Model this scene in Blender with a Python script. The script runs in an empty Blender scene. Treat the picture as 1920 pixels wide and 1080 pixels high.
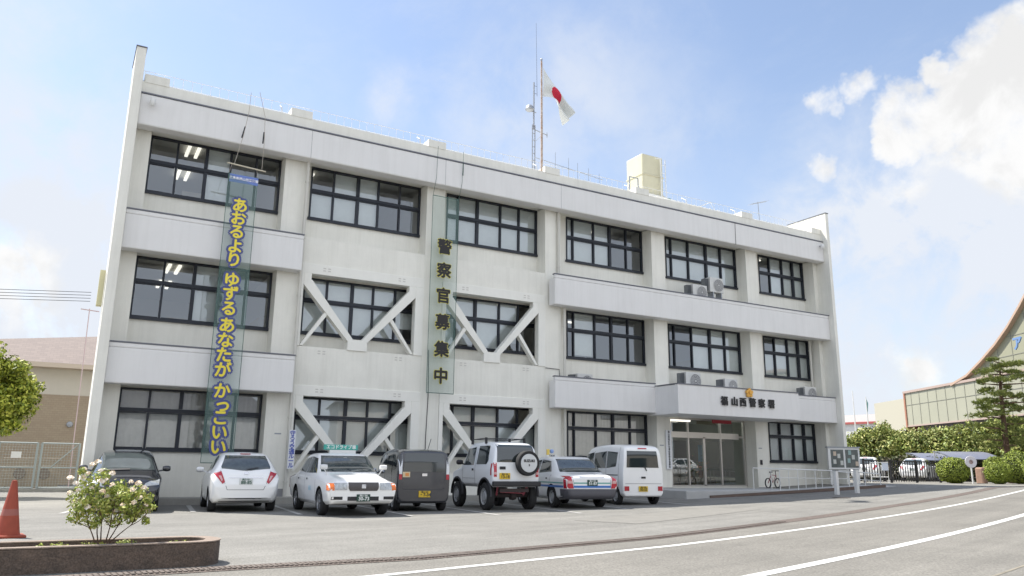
import bpy, bmesh, math, random
from mathutils import Vector, Matrix, noise
from mathutils.bvhtree import BVHTree
R = math.radians
sc = bpy.context.scene
C = sc.collection

# ------------------------------------------------------------------ camera
H = 1.1
FW = Vector((0.48144803, 0.84713919, 0.22486217))
RT = Vector((0.86813811, -0.49620847, 0.01064767))
UP = Vector((-0.12059857, -0.19008513, 0.9743324))
FPX = 1462.5
cd = bpy.data.cameras.new('camera'); cam = bpy.data.objects.new('camera', cd); C.objects.link(cam)
cd.sensor_width = 36.0; cd.lens = FPX / 1920 * 36.0; cd.clip_end = 3000; cd.clip_start = 0.05
m = Matrix.Identity(4)
for i in range(3):
    m[i][0] = RT[i]; m[i][1] = UP[i]; m[i][2] = -FW[i]
m[2][3] = H
cam.matrix_world = m
sc.camera = cam
sc.view_settings.view_transform = 'Standard'; sc.view_settings.look = 'None'
sc.view_settings.exposure = 1.40; sc.view_settings.gamma = 1.0
sc.cycles.max_bounces = 8; sc.cycles.transparent_max_bounces = 16

def ray(u, v): return FW + RT * ((u - 960) / FPX) - UP * ((v - 540) / FPX)
def at(u, v, w):                       # point seen at pixel (u, v) of the photo at forward distance w
    p = ray(u, v) * w; p.z += H; return p
def gz(x): return 0.56 * min(max((x - 8) / 23, 0), 1) ** 2

# ------------------------------------------------------------------ sun and sky
SD = Vector((4.6, -6.0, -11.8)).normalized()
sl = bpy.data.lights.new('sun', 'SUN'); so = bpy.data.objects.new('sun', sl); C.objects.link(so)
sl.energy = 3.0; sl.angle = R(0.55); sl.color = (1.0, 0.95, 0.87)
so.rotation_euler = SD.to_track_quat('-Z', 'Y').to_euler(); so.location = (0, 0, 60)
W = bpy.data.worlds.new('World'); sc.world = W; W.use_nodes = True
nt = W.node_tree; N = nt.nodes; LK = nt.links
for n in list(N): N.remove(n)
def nd(t, **k):
    n = N.new(t)
    for a, b in k.items(): setattr(n, a, b)
    return n
def mth(op, a, b=None, c=None, clamp=False):
    n = nd('ShaderNodeMath', operation=op, use_clamp=clamp)
    for i, x in enumerate((a, b, c)):
        if x is None: continue
        if isinstance(x, (int, float)): n.inputs[i].default_value = x
        else: LK.new(x, n.inputs[i])
    return n.outputs[0]
def smooth(x, a, b, o0=0.0, o1=1.0):
    n = nd('ShaderNodeMapRange', interpolation_type='SMOOTHSTEP')
    LK.new(x, n.inputs['Value'])
    for i, q in ((1, a), (2, b), (3, o0), (4, o1)): n.inputs[i].default_value = q
    return n.outputs[0]
sky = nd('ShaderNodeTexSky', sky_type='NISHITA', sun_disc=False)
sky.sun_elevation = R(57.4); sky.sun_rotation = R(-37.5); sky.air_density = 1.0; sky.dust_density = 1.0; sky.ozone_density = 1.5
bgs = nd('ShaderNodeBackground'); LK.new(sky.outputs[0], bgs.inputs[0]); bgs.inputs[1].default_value = 0.082
tc = nd('ShaderNodeTexCoord'); dirv = tc.outputs['Generated']
def noise_n(scale, det=6, rough=.6, vec=dirv, w=0.0, dist=0.0):
    n = nd('ShaderNodeTexNoise', noise_dimensions='4D'); n.inputs['Scale'].default_value = scale; n.inputs['Detail'].default_value = det
    n.inputs['Roughness'].default_value = rough; n.inputs['W'].default_value = w; n.inputs['Distortion'].default_value = dist
    LK.new(vec, n.inputs['Vector']); return n
# warp the direction a little so that cloud outlines are ragged
wn = noise_n(9, 5, .65, w=1.3)
v1 = nd('ShaderNodeVectorMath', operation='SUBTRACT'); LK.new(wn.outputs['Color'], v1.inputs[0]); v1.inputs[1].default_value = (.5, .5, .5)
v2 = nd('ShaderNodeVectorMath', operation='MULTIPLY_ADD'); LK.new(v1.outputs[0], v2.inputs[0]); v2.inputs[1].default_value = (.11, .11, .11); LK.new(dirv, v2.inputs[2])
def blob(u, v, rad, amp, inner=0.0):
    c = ray(u, v).normalized()
    n = nd('ShaderNodeVectorMath', operation='DISTANCE'); LK.new(v2.outputs[0], n.inputs[0]); n.inputs[1].default_value = c
    return smooth(n.outputs['Value'], rad * inner, rad, amp, 0.0)
def maxall(l):
    o = l[0]
    for x in l[1:]: o = mth('MAXIMUM', o, x)
    return o
cum = maxall([blob(*b) for b in [(1850, 195, .098, 1, .3), (1895, 125, .045, 1, .25), (1770, 145, .04, 1, .25), (1720, 235, .075, .95, .3), (1840, 270, .065, .9, .3),
    (1665, 262, .035, .9, .2), (1990, 200, .15, 1, .5), (1550, 200, .045, .82, .1), (1620, 178, .05, .85, .1), (1545, 295, .045, .8, .1), (1720, 695, .055, .9, .2), (40, 530, .09, .8, .2), (1690, 350, .05, .7, .1),
    (1500, 235, .02, .45)]])
veil = maxall([blob(*b) for b in [(1620, 410, .17, 1.25), (1760, 390, .15, 1.25), (1850, 470, .18, 1.1), (1600, 600, .2, .7), (60, 620, .36, .95), (90, 250, .19, .75), (60, 50, .12, .6),
    (1080, 170, .17, .65), (980, 260, .16, .55), (730, 195, .06, .7), (1240, 240, .15, .35), (560, 170, .11, .22), (100, 420, .2, .75)]])
n1 = noise_n(16, 9, .62, w=3.0); n2 = noise_n(5, 6, .6, w=7.7, dist=.6)
cd1 = mth('ADD', cum, mth('MULTIPLY', mth('SUBTRACT', n1.outputs[0], .5), 1.25))
cden = smooth(cd1, .28, .95)
n3 = noise_n(13, 8, .62, w=31., dist=.5)
vd1 = mth('MULTIPLY', veil, smooth(mth('ADD', mth('MULTIPLY', n2.outputs[0], .55), mth('MULTIPLY', n3.outputs[0], .45)), .34, .62))
vd2 = mth('MULTIPLY', smooth(noise_n(3.2, 8, .68, w=11.0, dist=1.0).outputs[0], .48, .75), .22)
sepz = nd('ShaderNodeSeparateXYZ'); LK.new(dirv, sepz.inputs[0])
hz = smooth(sepz.outputs['Z'], .0, .52, .62, .13)
back = smooth(sepz.outputs['Y'], .15, -.55, 0.0, .92)       # unseen cloud bank behind the camera, added to brighten the shaded facade
vd = mth('MAXIMUM', mth('ADD', mth('ADD', vd1, vd2), hz, clamp=True), back)
den = mth('MAXIMUM', cden, vd)
ccol = nd('ShaderNodeMix', data_type='RGBA'); LK.new(cden, ccol.inputs['Factor'])
ccol.inputs['A'].default_value = (.86, .91, 1.0, 1); ccol.inputs['B'].default_value = (1.0, 1.0, 1.0, 1)
shd = mth('MULTIPLY', smooth(noise_n(13, 7, .6, w=20., dist=.4).outputs[0], .38, .58, .87, 1.0), 1.0)
shm = nd('ShaderNodeMix', data_type='FLOAT'); LK.new(cden, shm.inputs['Factor']); shm.inputs['A'].default_value = 1.0; LK.new(shd, shm.inputs['B'])
cstr = mth('ADD', mth('MULTIPLY', smooth(cden, 0, 1, .36, .375), shm.outputs[0]), mth('MULTIPLY', back, .16))
bgc = nd('ShaderNodeBackground'); LK.new(ccol.outputs['Result'], bgc.inputs[0]); LK.new(cstr, bgc.inputs[1])
mx = nd('ShaderNodeMixShader'); LK.new(den, mx.inputs[0]); LK.new(bgs.outputs[0], mx.inputs[1]); LK.new(bgc.outputs[0], mx.inputs[2])
out = nd('ShaderNodeOutputWorld'); LK.new(mx.outputs[0], out.inputs[0])

# ------------------------------------------------------------------ materials
MATS = {}
def mat(name, col, rough=.6, metal=0.0, var=0.0, vscale=3.0, bump=0.0, bscale=40.0, spec=None, coat=0.0, streak=0.0, alpha=1.0, col2=None, island=None, speck=0.0, spscale=60):
    if name in MATS: return MATS[name]
    M = bpy.data.materials.new(name); M.use_nodes = True; t = M.node_tree; n = t.nodes; l = t.links
    b = n['Principled BSDF']; b.inputs['Roughness'].default_value = rough; b.inputs['Metallic'].default_value = metal
    b.inputs['Base Color'].default_value = (*col, 1)
    if coat: b.inputs['Coat Weight'].default_value = coat; b.inputs['Coat Roughness'].default_value = .05
    if spec is not None: b.inputs['Specular IOR Level'].default_value = spec
    if alpha < 1: b.inputs['Alpha'].default_value = alpha
    cur = None
    def rgb(c): x = n.new('ShaderNodeRGB'); x.outputs[0].default_value = (*c, 1); return x.outputs[0]
    def mixc(f, a, bb, mode='MIX'):
        x = n.new('ShaderNodeMix'); x.data_type = 'RGBA'; x.blend_type = mode
        if isinstance(f, float): x.inputs['Factor'].default_value = f
        else: l.new(f, x.inputs['Factor'])
        l.new(a, x.inputs['A']); l.new(bb, x.inputs['B']); return x.outputs['Result']
    co = n.new('ShaderNodeTexCoord').outputs['Object']
    geo = n.new('ShaderNodeNewGeometry'); pos = geo.outputs['Position']
    cur = rgb(col)
    if island:
        r = n.new('ShaderNodeValToRGB'); l.new(geo.outputs['Random Per Island'], r.inputs[0])
        els = r.color_ramp.elements
        for i, c in enumerate(island):
            if i < 2: e = els[i]; e.position = i / (len(island) - 1)
            else: e = els.new(i / (len(island) - 1))
            e.color = (*c, 1)
        for i, e in enumerate(sorted(els, key=lambda e: e.position)): pass
        cur = r.outputs[0]
    if var > 0:
        z = n.new('ShaderNodeTexNoise'); z.inputs['Scale'].default_value = vscale; z.inputs['Detail'].default_value = 8; z.inputs['Roughness'].default_value = .65; l.new(pos, z.inputs['Vector'])
        mr = n.new('ShaderNodeMapRange'); l.new(z.outputs[0], mr.inputs[0]); mr.inputs[1].default_value = .3; mr.inputs[2].default_value = .7
        c2 = col2 or tuple(x * (1 - var) for x in col)
        if island:
            x = n.new('ShaderNodeMapRange'); l.new(z.outputs[0], x.inputs[0]); x.inputs[1].default_value = .3; x.inputs[2].default_value = .7; x.inputs[3].default_value = 1 - var; x.inputs[4].default_value = 1.15
            h = n.new('ShaderNodeVectorMath'); h.operation = 'SCALE'; l.new(cur, h.inputs[0]); l.new(x.outputs[0], h.inputs['Scale']); cur = h.outputs[0]
        else: cur = mixc(mr.outputs[0], cur, rgb(c2))
    if speck > 0:
        z = n.new('ShaderNodeTexNoise'); z.inputs['Scale'].default_value = spscale; z.inputs['Detail'].default_value = 3; l.new(pos, z.inputs['Vector'])
        mr = n.new('ShaderNodeMapRange'); l.new(z.outputs[0], mr.inputs[0]); mr.inputs[1].default_value = .35; mr.inputs[2].default_value = .65; mr.inputs[3].default_value = 1 - speck; mr.inputs[4].default_value = 1 + speck
        h = n.new('ShaderNodeVectorMath'); h.operation = 'SCALE'; l.new(cur, h.inputs[0]); l.new(mr.outputs[0], h.inputs['Scale']); cur = h.outputs[0]
    if streak > 0:                                       # rain streaks and grime that run down a wall
        mp = n.new('ShaderNodeMapping'); mp.inputs['Scale'].default_value = (3.5, 3.5, .22); l.new(pos, mp.inputs[0])
        z = n.new('ShaderNodeTexNoise'); z.inputs['Scale'].default_value = 1.6; z.inputs['Detail'].default_value = 7; z.inputs['Roughness'].default_value = .7; l.new(mp.outputs[0], z.inputs['Vector'])
        mr = n.new('ShaderNodeMapRange'); l.new(z.outputs[0], mr.inputs[0]); mr.inputs[1].default_value = .45; mr.inputs[2].default_value = .8; mr.inputs[3].default_value = 0; mr.inputs[4].default_value = streak
        cur = mixc(mr.outputs[0], cur, rgb((col[0] * .55, col[1] * .54, col[2] * .5)))
    l.new(cur, b.inputs['Base Color'])
    if bump > 0:
        z = n.new('ShaderNodeTexNoise'); z.inputs['Scale'].default_value = bscale; z.inputs['Detail'].default_value = 5; l.new(pos, z.inputs['Vector'])
        bp = n.new('ShaderNodeBump'); bp.inputs['Strength'].default_value = bump; bp.inputs['Distance'].default_value = .02; l.new(z.outputs[0], bp.inputs['Height']); l.new(bp.outputs[0], b.inputs['Normal'])
    M['b'] = 1
    MATS[name] = M
    return M
def glass(name, tint, refl=.12, wav=0.0):
    if name in MATS: return MATS[name]
    M = bpy.data.materials.new(name); M.use_nodes = True; t = M.node_tree; n = t.nodes; l = t.links
    for x in list(n): n.remove(x)
    tr = n.new('ShaderNodeBsdfTransparent'); tr.inputs[0].default_value = (*tint, 1)
    gl = n.new('ShaderNodeBsdfGlossy'); gl.inputs['Roughness'].default_value = .015; gl.inputs[0].default_value = (.9, .95, 1, 1)
    fr = n.new('ShaderNodeFresnel'); fr.inputs[0].default_value = 1.52
    ad = n.new('ShaderNodeMath'); ad.operation = 'ADD'; ad.use_clamp = True; ad.inputs[1].default_value = refl; l.new(fr.outputs[0], ad.inputs[0])
    mxs = n.new('ShaderNodeMixShader'); l.new(ad.outputs[0], mxs.inputs[0]); l.new(tr.outputs[0], mxs.inputs[1]); l.new(gl.outputs[0], mxs.inputs[2])
    if wav:
        z = n.new('ShaderNodeTexNoise'); z.inputs['Scale'].default_value = 1.3; g = n.new('ShaderNodeNewGeometry'); l.new(g.outputs['Position'], z.inputs['Vector'])
        bp = n.new('ShaderNodeBump'); bp.inputs['Strength'].default_value = wav; bp.inputs['Distance'].default_value = .02; l.new(z.outputs[0], bp.inputs['Height']); l.new(bp.outputs[0], gl.inputs['Normal'])
    o = n.new('ShaderNodeOutputMaterial'); l.new(mxs.outputs[0], o.inputs[0]); MATS[name] = M; return M
def emit(name, col, s):
    if name in MATS: return MATS[name]
    M = mat(name, col); b = M.node_tree.nodes['Principled BSDF']; b.inputs['Emission Color'].default_value = (*col, 1); b.inputs['Emission Strength'].default_value = s; return M

m_wall = mat('wall_paint', (.82, .805, .735), .75, var=.09, vscale=1.2, bump=.12, bscale=60, streak=.27, speck=.015)
m_band = mat('band_paint', (.76, .75, .735), .65, var=.05, vscale=1.0, bump=.08, bscale=60, streak=.18)
m_brace = mat('brace_paint', (.83, .82, .76), .6, var=.05, vscale=2, streak=.12)
m_frame = mat('window_aluminium', (.022, .026, .036), .45, .3)
m_glass = glass('window_glass', (.92, .95, .95), .13, .05)
m_glass2 = glass('entrance_glass', (.66, .74, .70), .12)
m_blind = mat('blind_cloth', (.80, .81, .78), .85, var=.08, vscale=4)
m_curt = mat('curtain_cloth', (.60, .57, .52), .85, var=.15, vscale=5)
m_room = mat('room_paint', (.55, .55, .53), .8)
m_tube = emit('fluorescent_tube', (1, .95, .84), .5)
m_dark = mat('dark_metal', (.03, .03, .035), .5, .2)
m_flash = mat('flashing_metal', (.16, .165, .19), .5, .4)
m_wh = mat('white_metal', (.72, .72, .70), .45, var=.06, vscale=8)
m_grey = mat('grey_metal', (.34, .36, .39), .45, .5, var=.1, vscale=8)
m_sil = mat('silver_aluminium', (.62, .60, .57), .3, .8)
m_pipe = mat('pipe_plastic', (.60, .585, .53), .6, var=.08, vscale=3)
m_rust = mat('rusty_paint', (.62, .56, .48), .7, var=.6, vscale=5, col2=(.30, .13, .06))
m_conc = mat('concrete', (.36, .35, .32), .85, var=.25, vscale=3, bump=.4, bscale=30, speck=.06)
m_concd = mat('weathered_concrete', (.15, .11, .085), .9, var=.5, vscale=5, bump=.8, bscale=22, speck=.25, col2=(.075, .06, .05))
m_concw = mat('light_concrete', (.46, .46, .45), .8, var=.12, vscale=3, speck=.04)
m_asph = mat('lot_asphalt', (.228, .222, .203), .9, var=.26, vscale=.7, bump=.6, bscale=60, speck=.30, spscale=46)
m_road = mat('road_asphalt', (.205, .195, .172), .9, var=.24, vscale=.45, bump=.5, bscale=70, speck=.25, spscale=38)
def tracks(M):
    t = M.node_tree; n = t.nodes; l = t.links; b = n['Principled BSDF']; src = b.inputs['Base Color'].links[0].from_socket
    g_ = n.new('ShaderNodeNewGeometry'); mp = n.new('ShaderNodeMapping'); mp.vector_type = 'TEXTURE'; mp.inputs['Rotation'].default_value = (0, 0, R(17)); mp.inputs['Scale'].default_value = (14, .55, 1); l.new(g_.outputs['Position'], mp.inputs[0])
    z = n.new('ShaderNodeTexNoise'); z.inputs['Scale'].default_value = 1.0; z.inputs['Detail'].default_value = 6; z.inputs['Roughness'].default_value = .6; l.new(mp.outputs[0], z.inputs['Vector'])
    mr = n.new('ShaderNodeMapRange'); l.new(z.outputs[0], mr.inputs[0]); mr.inputs[1].default_value = .35; mr.inputs[2].default_value = .65; mr.inputs[3].default_value = .86; mr.inputs[4].default_value = 1.07
    v = n.new('ShaderNodeVectorMath'); v.operation = 'SCALE'; l.new(src, v.inputs[0]); l.new(mr.outputs[0], v.inputs['Scale'])
    # oil spots and small stains
    z2 = n.new('ShaderNodeTexNoise'); z2.inputs['Scale'].default_value = 1.7; z2.inputs['Detail'].default_value = 4; l.new(g_.outputs['Position'], z2.inputs['Vector'])
    m2 = n.new('ShaderNodeMapRange'); l.new(z2.outputs[0], m2.inputs[0]); m2.inputs[1].default_value = .66; m2.inputs[2].default_value = .78; m2.inputs[3].default_value = 1.0; m2.inputs[4].default_value = .72
    v2_ = n.new('ShaderNodeVectorMath'); v2_.operation = 'SCALE'; l.new(v.outputs[0], v2_.inputs[0]); l.new(m2.outputs[0], v2_.inputs['Scale']); l.new(v2_.outputs[0], b.inputs['Base Color'])
tracks(m_asph); tracks(m_road)
m_grd = mat('ground_dirt', (.22, .21, .185), .95, var=.2, vscale=.8, speck=.1)
m_gut = mat('gutter_concrete', (.10, .078, .066), .9, var=.5, vscale=2.0, bump=.5, bscale=30, speck=.3, spscale=22, col2=(.13, .105, .09))
m_paint = mat('road_paint', (.74, .74, .71), .7, var=.35, vscale=9, speck=.05)
m_paintw = mat('worn_paint', (.55, .55, .53), .8, var=.55, vscale=6, col2=(.25, .24, .22))
m_steelg = mat('gutter_grate_steel', (.17, .14, .12), .8, .0, var=.4, vscale=9)

# ------------------------------------------------------------------ mesh helpers
class MB:
    def __init__(s): s.v = []; s.f = []; s.mi = []
    def add(s, vs, fs, mi=0):
        o = len(s.v); s.v += [tuple(v) for v in vs]; s.f += [tuple(i + o for i in f) for f in fs]; s.mi += [mi] * len(fs)
    def box(s, x0, x1, y0, y1, z0, z1, mi=0):
        s.add([(x0, y0, z0), (x1, y0, z0), (x1, y1, z0), (x0, y1, z0), (x0, y0, z1), (x1, y0, z1), (x1, y1, z1), (x0, y1, z1)],
              [(3, 2, 1, 0), (4, 5, 6, 7), (0, 1, 5, 4), (1, 2, 6, 5), (2, 3, 7, 6), (3, 0, 4, 7)], mi)
    def prism_y(s, poly, y0, y1, mi=0):            # poly in (x, z), extruded along y
        n = len(poly); s.add([(x, y0, z) for x, z in poly] + [(x, y1, z) for x, z in poly],
            [tuple(range(n)), tuple(range(2 * n - 1, n - 1, -1))] + [(i, i + n, (i + 1) % n + n, (i + 1) % n) for i in range(n)], mi)
    def prism_z(s, poly, z0, z1, mi=0):
        n = len(poly); s.add([(x, y, z0) for x, y in poly] + [(x, y, z1) for x, y in poly],
            [tuple(range(n - 1, -1, -1)), tuple(range(n, 2 * n))] + [(i, (i + 1) % n, (i + 1) % n + n, i + n) for i in range(n)], mi)
    def tube(s, pts, r, n=8, mi=0, caps=True):
        pts = [Vector(p) for p in pts]; rs = r if isinstance(r, (list, tuple)) else [r] * len(pts); vs = []
        for i, p in enumerate(pts):
            d = (pts[min(i + 1, len(pts) - 1)] - pts[max(i - 1, 0)]).normalized()
            a = d.orthogonal().normalized() if abs(d.z) < .99 else Vector((1, 0, 0)); a = (a - d * a.dot(d)).normalized(); b = d.cross(a)
            for k in range(n):
                t = 2 * math.pi * k / n; vs.append(p + (a * math.cos(t) + b * math.sin(t)) * rs[i])
        fs = [(i * n + k, i * n + (k + 1) % n, (i + 1) * n + (k + 1) % n, (i + 1) * n + k) for i in range(len(pts) - 1) for k in range(n)]
        if caps: fs += [tuple(range(n - 1, -1, -1)), tuple(range((len(pts) - 1) * n, len(pts) * n))]
        s.add(vs, fs, mi)
    def lathe(s, prof, c, axis='Z', n=24, mi=0, caps=True):      # prof: (r, h)
        vs = []
        for r, h in prof:
            for k in range(n):
                t = 2 * math.pi * k / n; a, b = r * math.cos(t), r * math.sin(t)
                q = {'Z': (a, b, h), 'Y': (a, h, b), 'X': (h, a, b)}[axis]; vs.append((c[0] + q[0], c[1] + q[1], c[2] + q[2]))
        L = len(prof); fs = [(i * n + k, i * n + (k + 1) % n, (i + 1) * n + (k + 1) % n, (i + 1) * n + k) for i in range(L - 1) for k in range(n)]
        caps = caps and prof[0] != prof[-1]
        if caps and prof[0][0] > 1e-4: fs.append(tuple(range(n - 1, -1, -1)))
        if caps and prof[-1][0] > 1e-4: fs.append(tuple(range((L - 1) * n, L * n)))
        s.add(vs, fs, mi)
    def build(s, name, mats, parent=None, smooth=False, bevel=0.0, fix=True):
        me = bpy.data.meshes.new(name); me.from_pydata(s.v, [], s.f)
        for q in (mats if isinstance(mats, (list, tuple)) else [mats]): me.materials.append(q)
        me.polygons.foreach_set('material_index', s.mi)
        if fix:
            bm = bmesh.new(); bm.from_mesh(me); bmesh.ops.recalc_face_normals(bm, faces=bm.faces); bm.to_mesh(me); bm.free()
        if smooth:
            me.polygons.foreach_set('use_smooth', [True] * len(me.polygons))
            if smooth != 'all': me.set_sharp_from_angle(angle=R(38))
        o = bpy.data.objects.new(name, me); C.objects.link(o)
        if parent: o.parent = parent
        if bevel:
            b = o.modifiers.new('bevel', 'BEVEL'); b.width = bevel; b.segments = 2; b.limit_method = 'ANGLE'; b.angle_limit = R(50)
        return o
def build_each(mb, name, mats, parent=None, **k):
    """one object for every loose piece of the mesh"""
    up = list(range(len(mb.v)))
    def find(i):
        while up[i] != i: up[i] = up[up[i]]; i = up[i]
        return i
    for f in mb.f:
        for q in f[1:]: up[find(q)] = find(f[0])
    G = {}
    for f, mi in zip(mb.f, mb.mi): G.setdefault(find(f[0]), []).append((f, mi))
    out = []
    for fs in G.values():
        m2 = MB(); ix = {}
        for f, mi in fs:
            g = []
            for q in f:
                if q not in ix: ix[q] = len(m2.v); m2.v.append(mb.v[q])
                g.append(ix[q])
            m2.f.append(tuple(g)); m2.mi.append(mi)
        out.append(m2.build(name, mats, parent, **k))
    return out
def tag(o, label=None, cat=None, group=None, kind=None):
    if label: o['label'] = label
    if cat: o['category'] = cat
    if group: o['group'] = group
    if kind: o['kind'] = kind
    return o
def empty(name, loc=(0, 0, 0), rz=0.0, label=None, cat=None, group=None, scale=1.0):
    o = bpy.data.objects.new(name, None); C.objects.link(o); o.location = loc; o.rotation_euler = (0, 0, rz); o.scale = (scale,) * 3
    o.empty_display_size = .2
    return tag(o, label, cat, group)
def copy_tree(o, parent=None):
    c = o.copy(); C.objects.link(c); c.parent = parent
    for ch in [x for x in bpy.data.objects if x.parent == o]: copy_tree(ch, c)
    return c
_txt = {}
def text_mesh(s, size, off=0.0, ext=.003, align='CENTER'):
    k = (s, size, off, ext, align)
    if k in _txt: return _txt[k]
    cu = bpy.data.curves.new('t', 'FONT'); cu.body = s; cu.size = size; cu.align_x = align; cu.align_y = 'CENTER'; cu.offset = off; cu.extrude = ext; cu.resolution_u = 3
    o = bpy.data.objects.new('t', cu); C.objects.link(o); dg = bpy.context.evaluated_depsgraph_get()
    me = bpy.data.meshes.new_from_object(o.evaluated_get(dg)); bpy.data.objects.remove(o); bpy.data.curves.remove(cu)
    _txt[k] = me; return me
def put_text(mb, s, size, M, off=0.0, ext=.003, mi=0):
    me = text_mesh(s, size, off, ext); mb.add([M @ v.co for v in me.vertices], [tuple(p.vertices) for p in me.polygons], mi)
def letter(s, size, M, mfill, parent, bold=.012, outline=0.0, mout=None, ext=.003, lift=.008):
    """one character as a part, its heavier outline as a sub-part behind it"""
    t = MB()
    for k in range(4): a = k * math.pi / 2; put_text(t, s, size, M @ Matrix.Translation((math.cos(a) * bold, math.sin(a) * bold, k * .0006)), 0.0, ext)
    o = t.build('letter', mfill, parent, fix=False)
    if outline:
        t = MB()
        for k in range(10): a = k * math.pi / 5 + .1; put_text(t, s, size, M @ Matrix.Translation((math.cos(a) * outline, math.sin(a) * outline, -lift + k * .0004)), 0.0, ext)
        t.build('letter_outline', mout, o, fix=False)
    return o
def face_m(x, y, z, rz=0.0):            # text standing upright and facing -Y (turned by rz)
    return Matrix.Translation((x, y, z)) @ Matrix.Rotation(rz, 4, 'Z') @ Matrix.Rotation(R(90), 4, 'X')

# ------------------------------------------------------------------ ground, road, lot
XS = sorted(set([-700, -300, -100, -40, -20, -10, 0, 5] + [8 + .5 * k for k in range(47)] + [40, 60, 100, 200, 400, 900]))
def strip(name, A, B, h, material, step=.25, kind='structure'):
    """sheet between two polylines A and B (same count), draped on the ground h above it"""
    mb = MB(); P = []
    for i in range(len(A) - 1):
        L = max((Vector(A[i + 1]) - Vector(A[i])).length, (Vector(B[i + 1]) - Vector(B[i])).length); n = max(1, int(L / step))
        for k in range(n + (i == len(A) - 2)):
            t = k / n; P.append((Vector(A[i]).lerp(Vector(A[i + 1]), t), Vector(B[i]).lerp(Vector(B[i + 1]), t)))
    vs = []; W_ = 1
    wid = max((Vector(A[0]) - Vector(B[0])).length, (Vector(A[-1]) - Vector(B[-1])).length); W_ = max(1, int(wid / 1.0))
    for a, b in P:
        for j in range(W_ + 1):
            q = a.lerp(b, j / W_); vs.append((q.x, q.y, gz(q.x) + h))
    fs = [(i * (W_ + 1) + j, i * (W_ + 1) + j + 1, (i + 1) * (W_ + 1) + j + 1, (i + 1) * (W_ + 1) + j) for i in range(len(P) - 1) for j in range(W_)]
    mb.add(vs, fs); o = mb.build(name, material, fix=False)
    me = o.data
    if me.polygons[0].normal.z < 0: me.flip_normals()
    if kind: o['kind'] = kind
    return o
g = MB(); ys = [-300, -100, -30, 0, 30, 80, 200, 700]
g.add([(x, y, gz(x)) for y in ys for x in XS], [(j * len(XS) + i, j * len(XS) + i + 1, (j + 1) * len(XS) + i + 1, (j + 1) * len(XS) + i) for j in range(len(ys) - 1) for i in range(len(XS) - 1)])
tag(g.build('ground', m_grd, fix=False), kind='structure')
# edge of the road (outer side of the white line) runs away to the right
E0 = [(-30, 1.0), (-12, 4.86), (2.99, 8.05), (7.99, 9.31), (15.38, 11.6), (28.6, 15.45), (60, 24.2), (160, 53)]
KB = [(-30, 8.3), (-3, 8.7), (1.7, 9.08), (4.0, 9.15), (8.6, 10.3), (13.7, 12.05), (19.9, 14.05), (28.8, 16.6), (60, 26.2)]
KF = [(-30, 8.8), (-3, 9.2), (1.7, 9.50), (4.0, 9.58), (8.55, 10.70), (13.6, 12.45), (19.8, 14.42), (28.7, 16.95), (60, 26.6)]
road_far = [(x + 4.4, y - 14.5) for x, y in E0]
strip('road', E0, road_far, .006, m_road, .5)
strip('parking_lot', [(-16, 9.0), (1.75, 9.4), (4.0, 9.45), (8.55, 10.6), (13.6, 12.35), (19.8, 14.3), (34, 18.4)],
      [(-16, 37.5), (-.5, 37.5), (4.0, 24.0), (9, 24.0), (14.7, 24.0), (20.5, 24.0), (34, 27.0)], .004, m_asph, .25)
strip('gutter', KB, KF, .009, m_gut, .25)
strip('road_verge', [(-30, 1.0), (-12, 4.86), (2.99, 8.05), (7.99, 9.31), (15.38, 11.6), (28.6, 15.45), (60, 24.2)],
      [(-30, 8.4), (-3, 8.8), (1.7, 9.15), (7.4, 10.1), (13.8, 12.2), (28.7, 16.7), (60, 26.3)], .0035, m_road, .3)
def off_line(P, w):
    n = []
    for i, p in enumerate(P):
        d = (Vector(P[min(i + 1, len(P) - 1)]) - Vector(P[max(i - 1, 0)])).normalized(); n.append((p[0] + d.y * w, p[1] - d.x * w))
    return n
WL = [(-12, 4.9), (2.99, 8.09), (7.99, 9.35), (15.38, 11.65), (28.6, 15.5), (60, 24.3), (120, 41.5)]
strip('road_edge_line', WL, off_line(WL, .13), .010, m_paint, .25)
CL = [(-10, 1.2), (6.57, 6.42), (10.57, 7.70), (20.3, 10.78), (45, 18.3), (100, 34.5)]
strip('road_centre_line', CL, off_line(CL, .17), .010, m_paint, .25)
PL = [(8.3, 5.0), (12.3, 6.15), (24, 9.3)]
strip('asphalt_joint', PL, off_line(PL, .035), .010, mat('tar_joint', (.30, .27, .21), .9, var=.4, vscale=5), .3)
# parking bay lines
for i, (x0, y0, x1, y1) in enumerate([(.25, 20.6, .8, 23.4), (2.97, 20.3, 3.3, 23.6), (5.02, 18.5, 5.5, 23.6), (7.2, 17.2, 7.75, 23.6), (9.25, 16.7, 9.9, 23.6), (11.5, 16.6, 12.4, 23.6), (13.7, 17.6, 14.7, 23.6), (16.6, 18.4, 17.4, 22.5)]):
    d = Vector((x1 - x0, y1 - y0)).normalized(); nx, ny = d.y * .06, -d.x * .06
    strip('parking_line', [(x0 - nx, y0 - ny), (x1 - nx, y1 - ny)], [(x0 + nx, y0 + ny), (x1 + nx, y1 + ny)], .012, m_paintw, .3)
# darker repair patch in the lot
strip('asphalt_patch', [(10.5, 13.2), (16.8, 15.7)], [(9.9, 14.6), (16.0, 17.0)], .0085, mat('patched_asphalt', (.215, .208, .188), .9, var=.2, vscale=2, speck=.15, spscale=50), .25)
# apron along the foot of the building
ap = MB(); ap.box(.9, 18.7, 23.9, 24.6, -.05, .20); tag(ap.build('apron', m_conc, bevel=.02), kind='structure')

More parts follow.
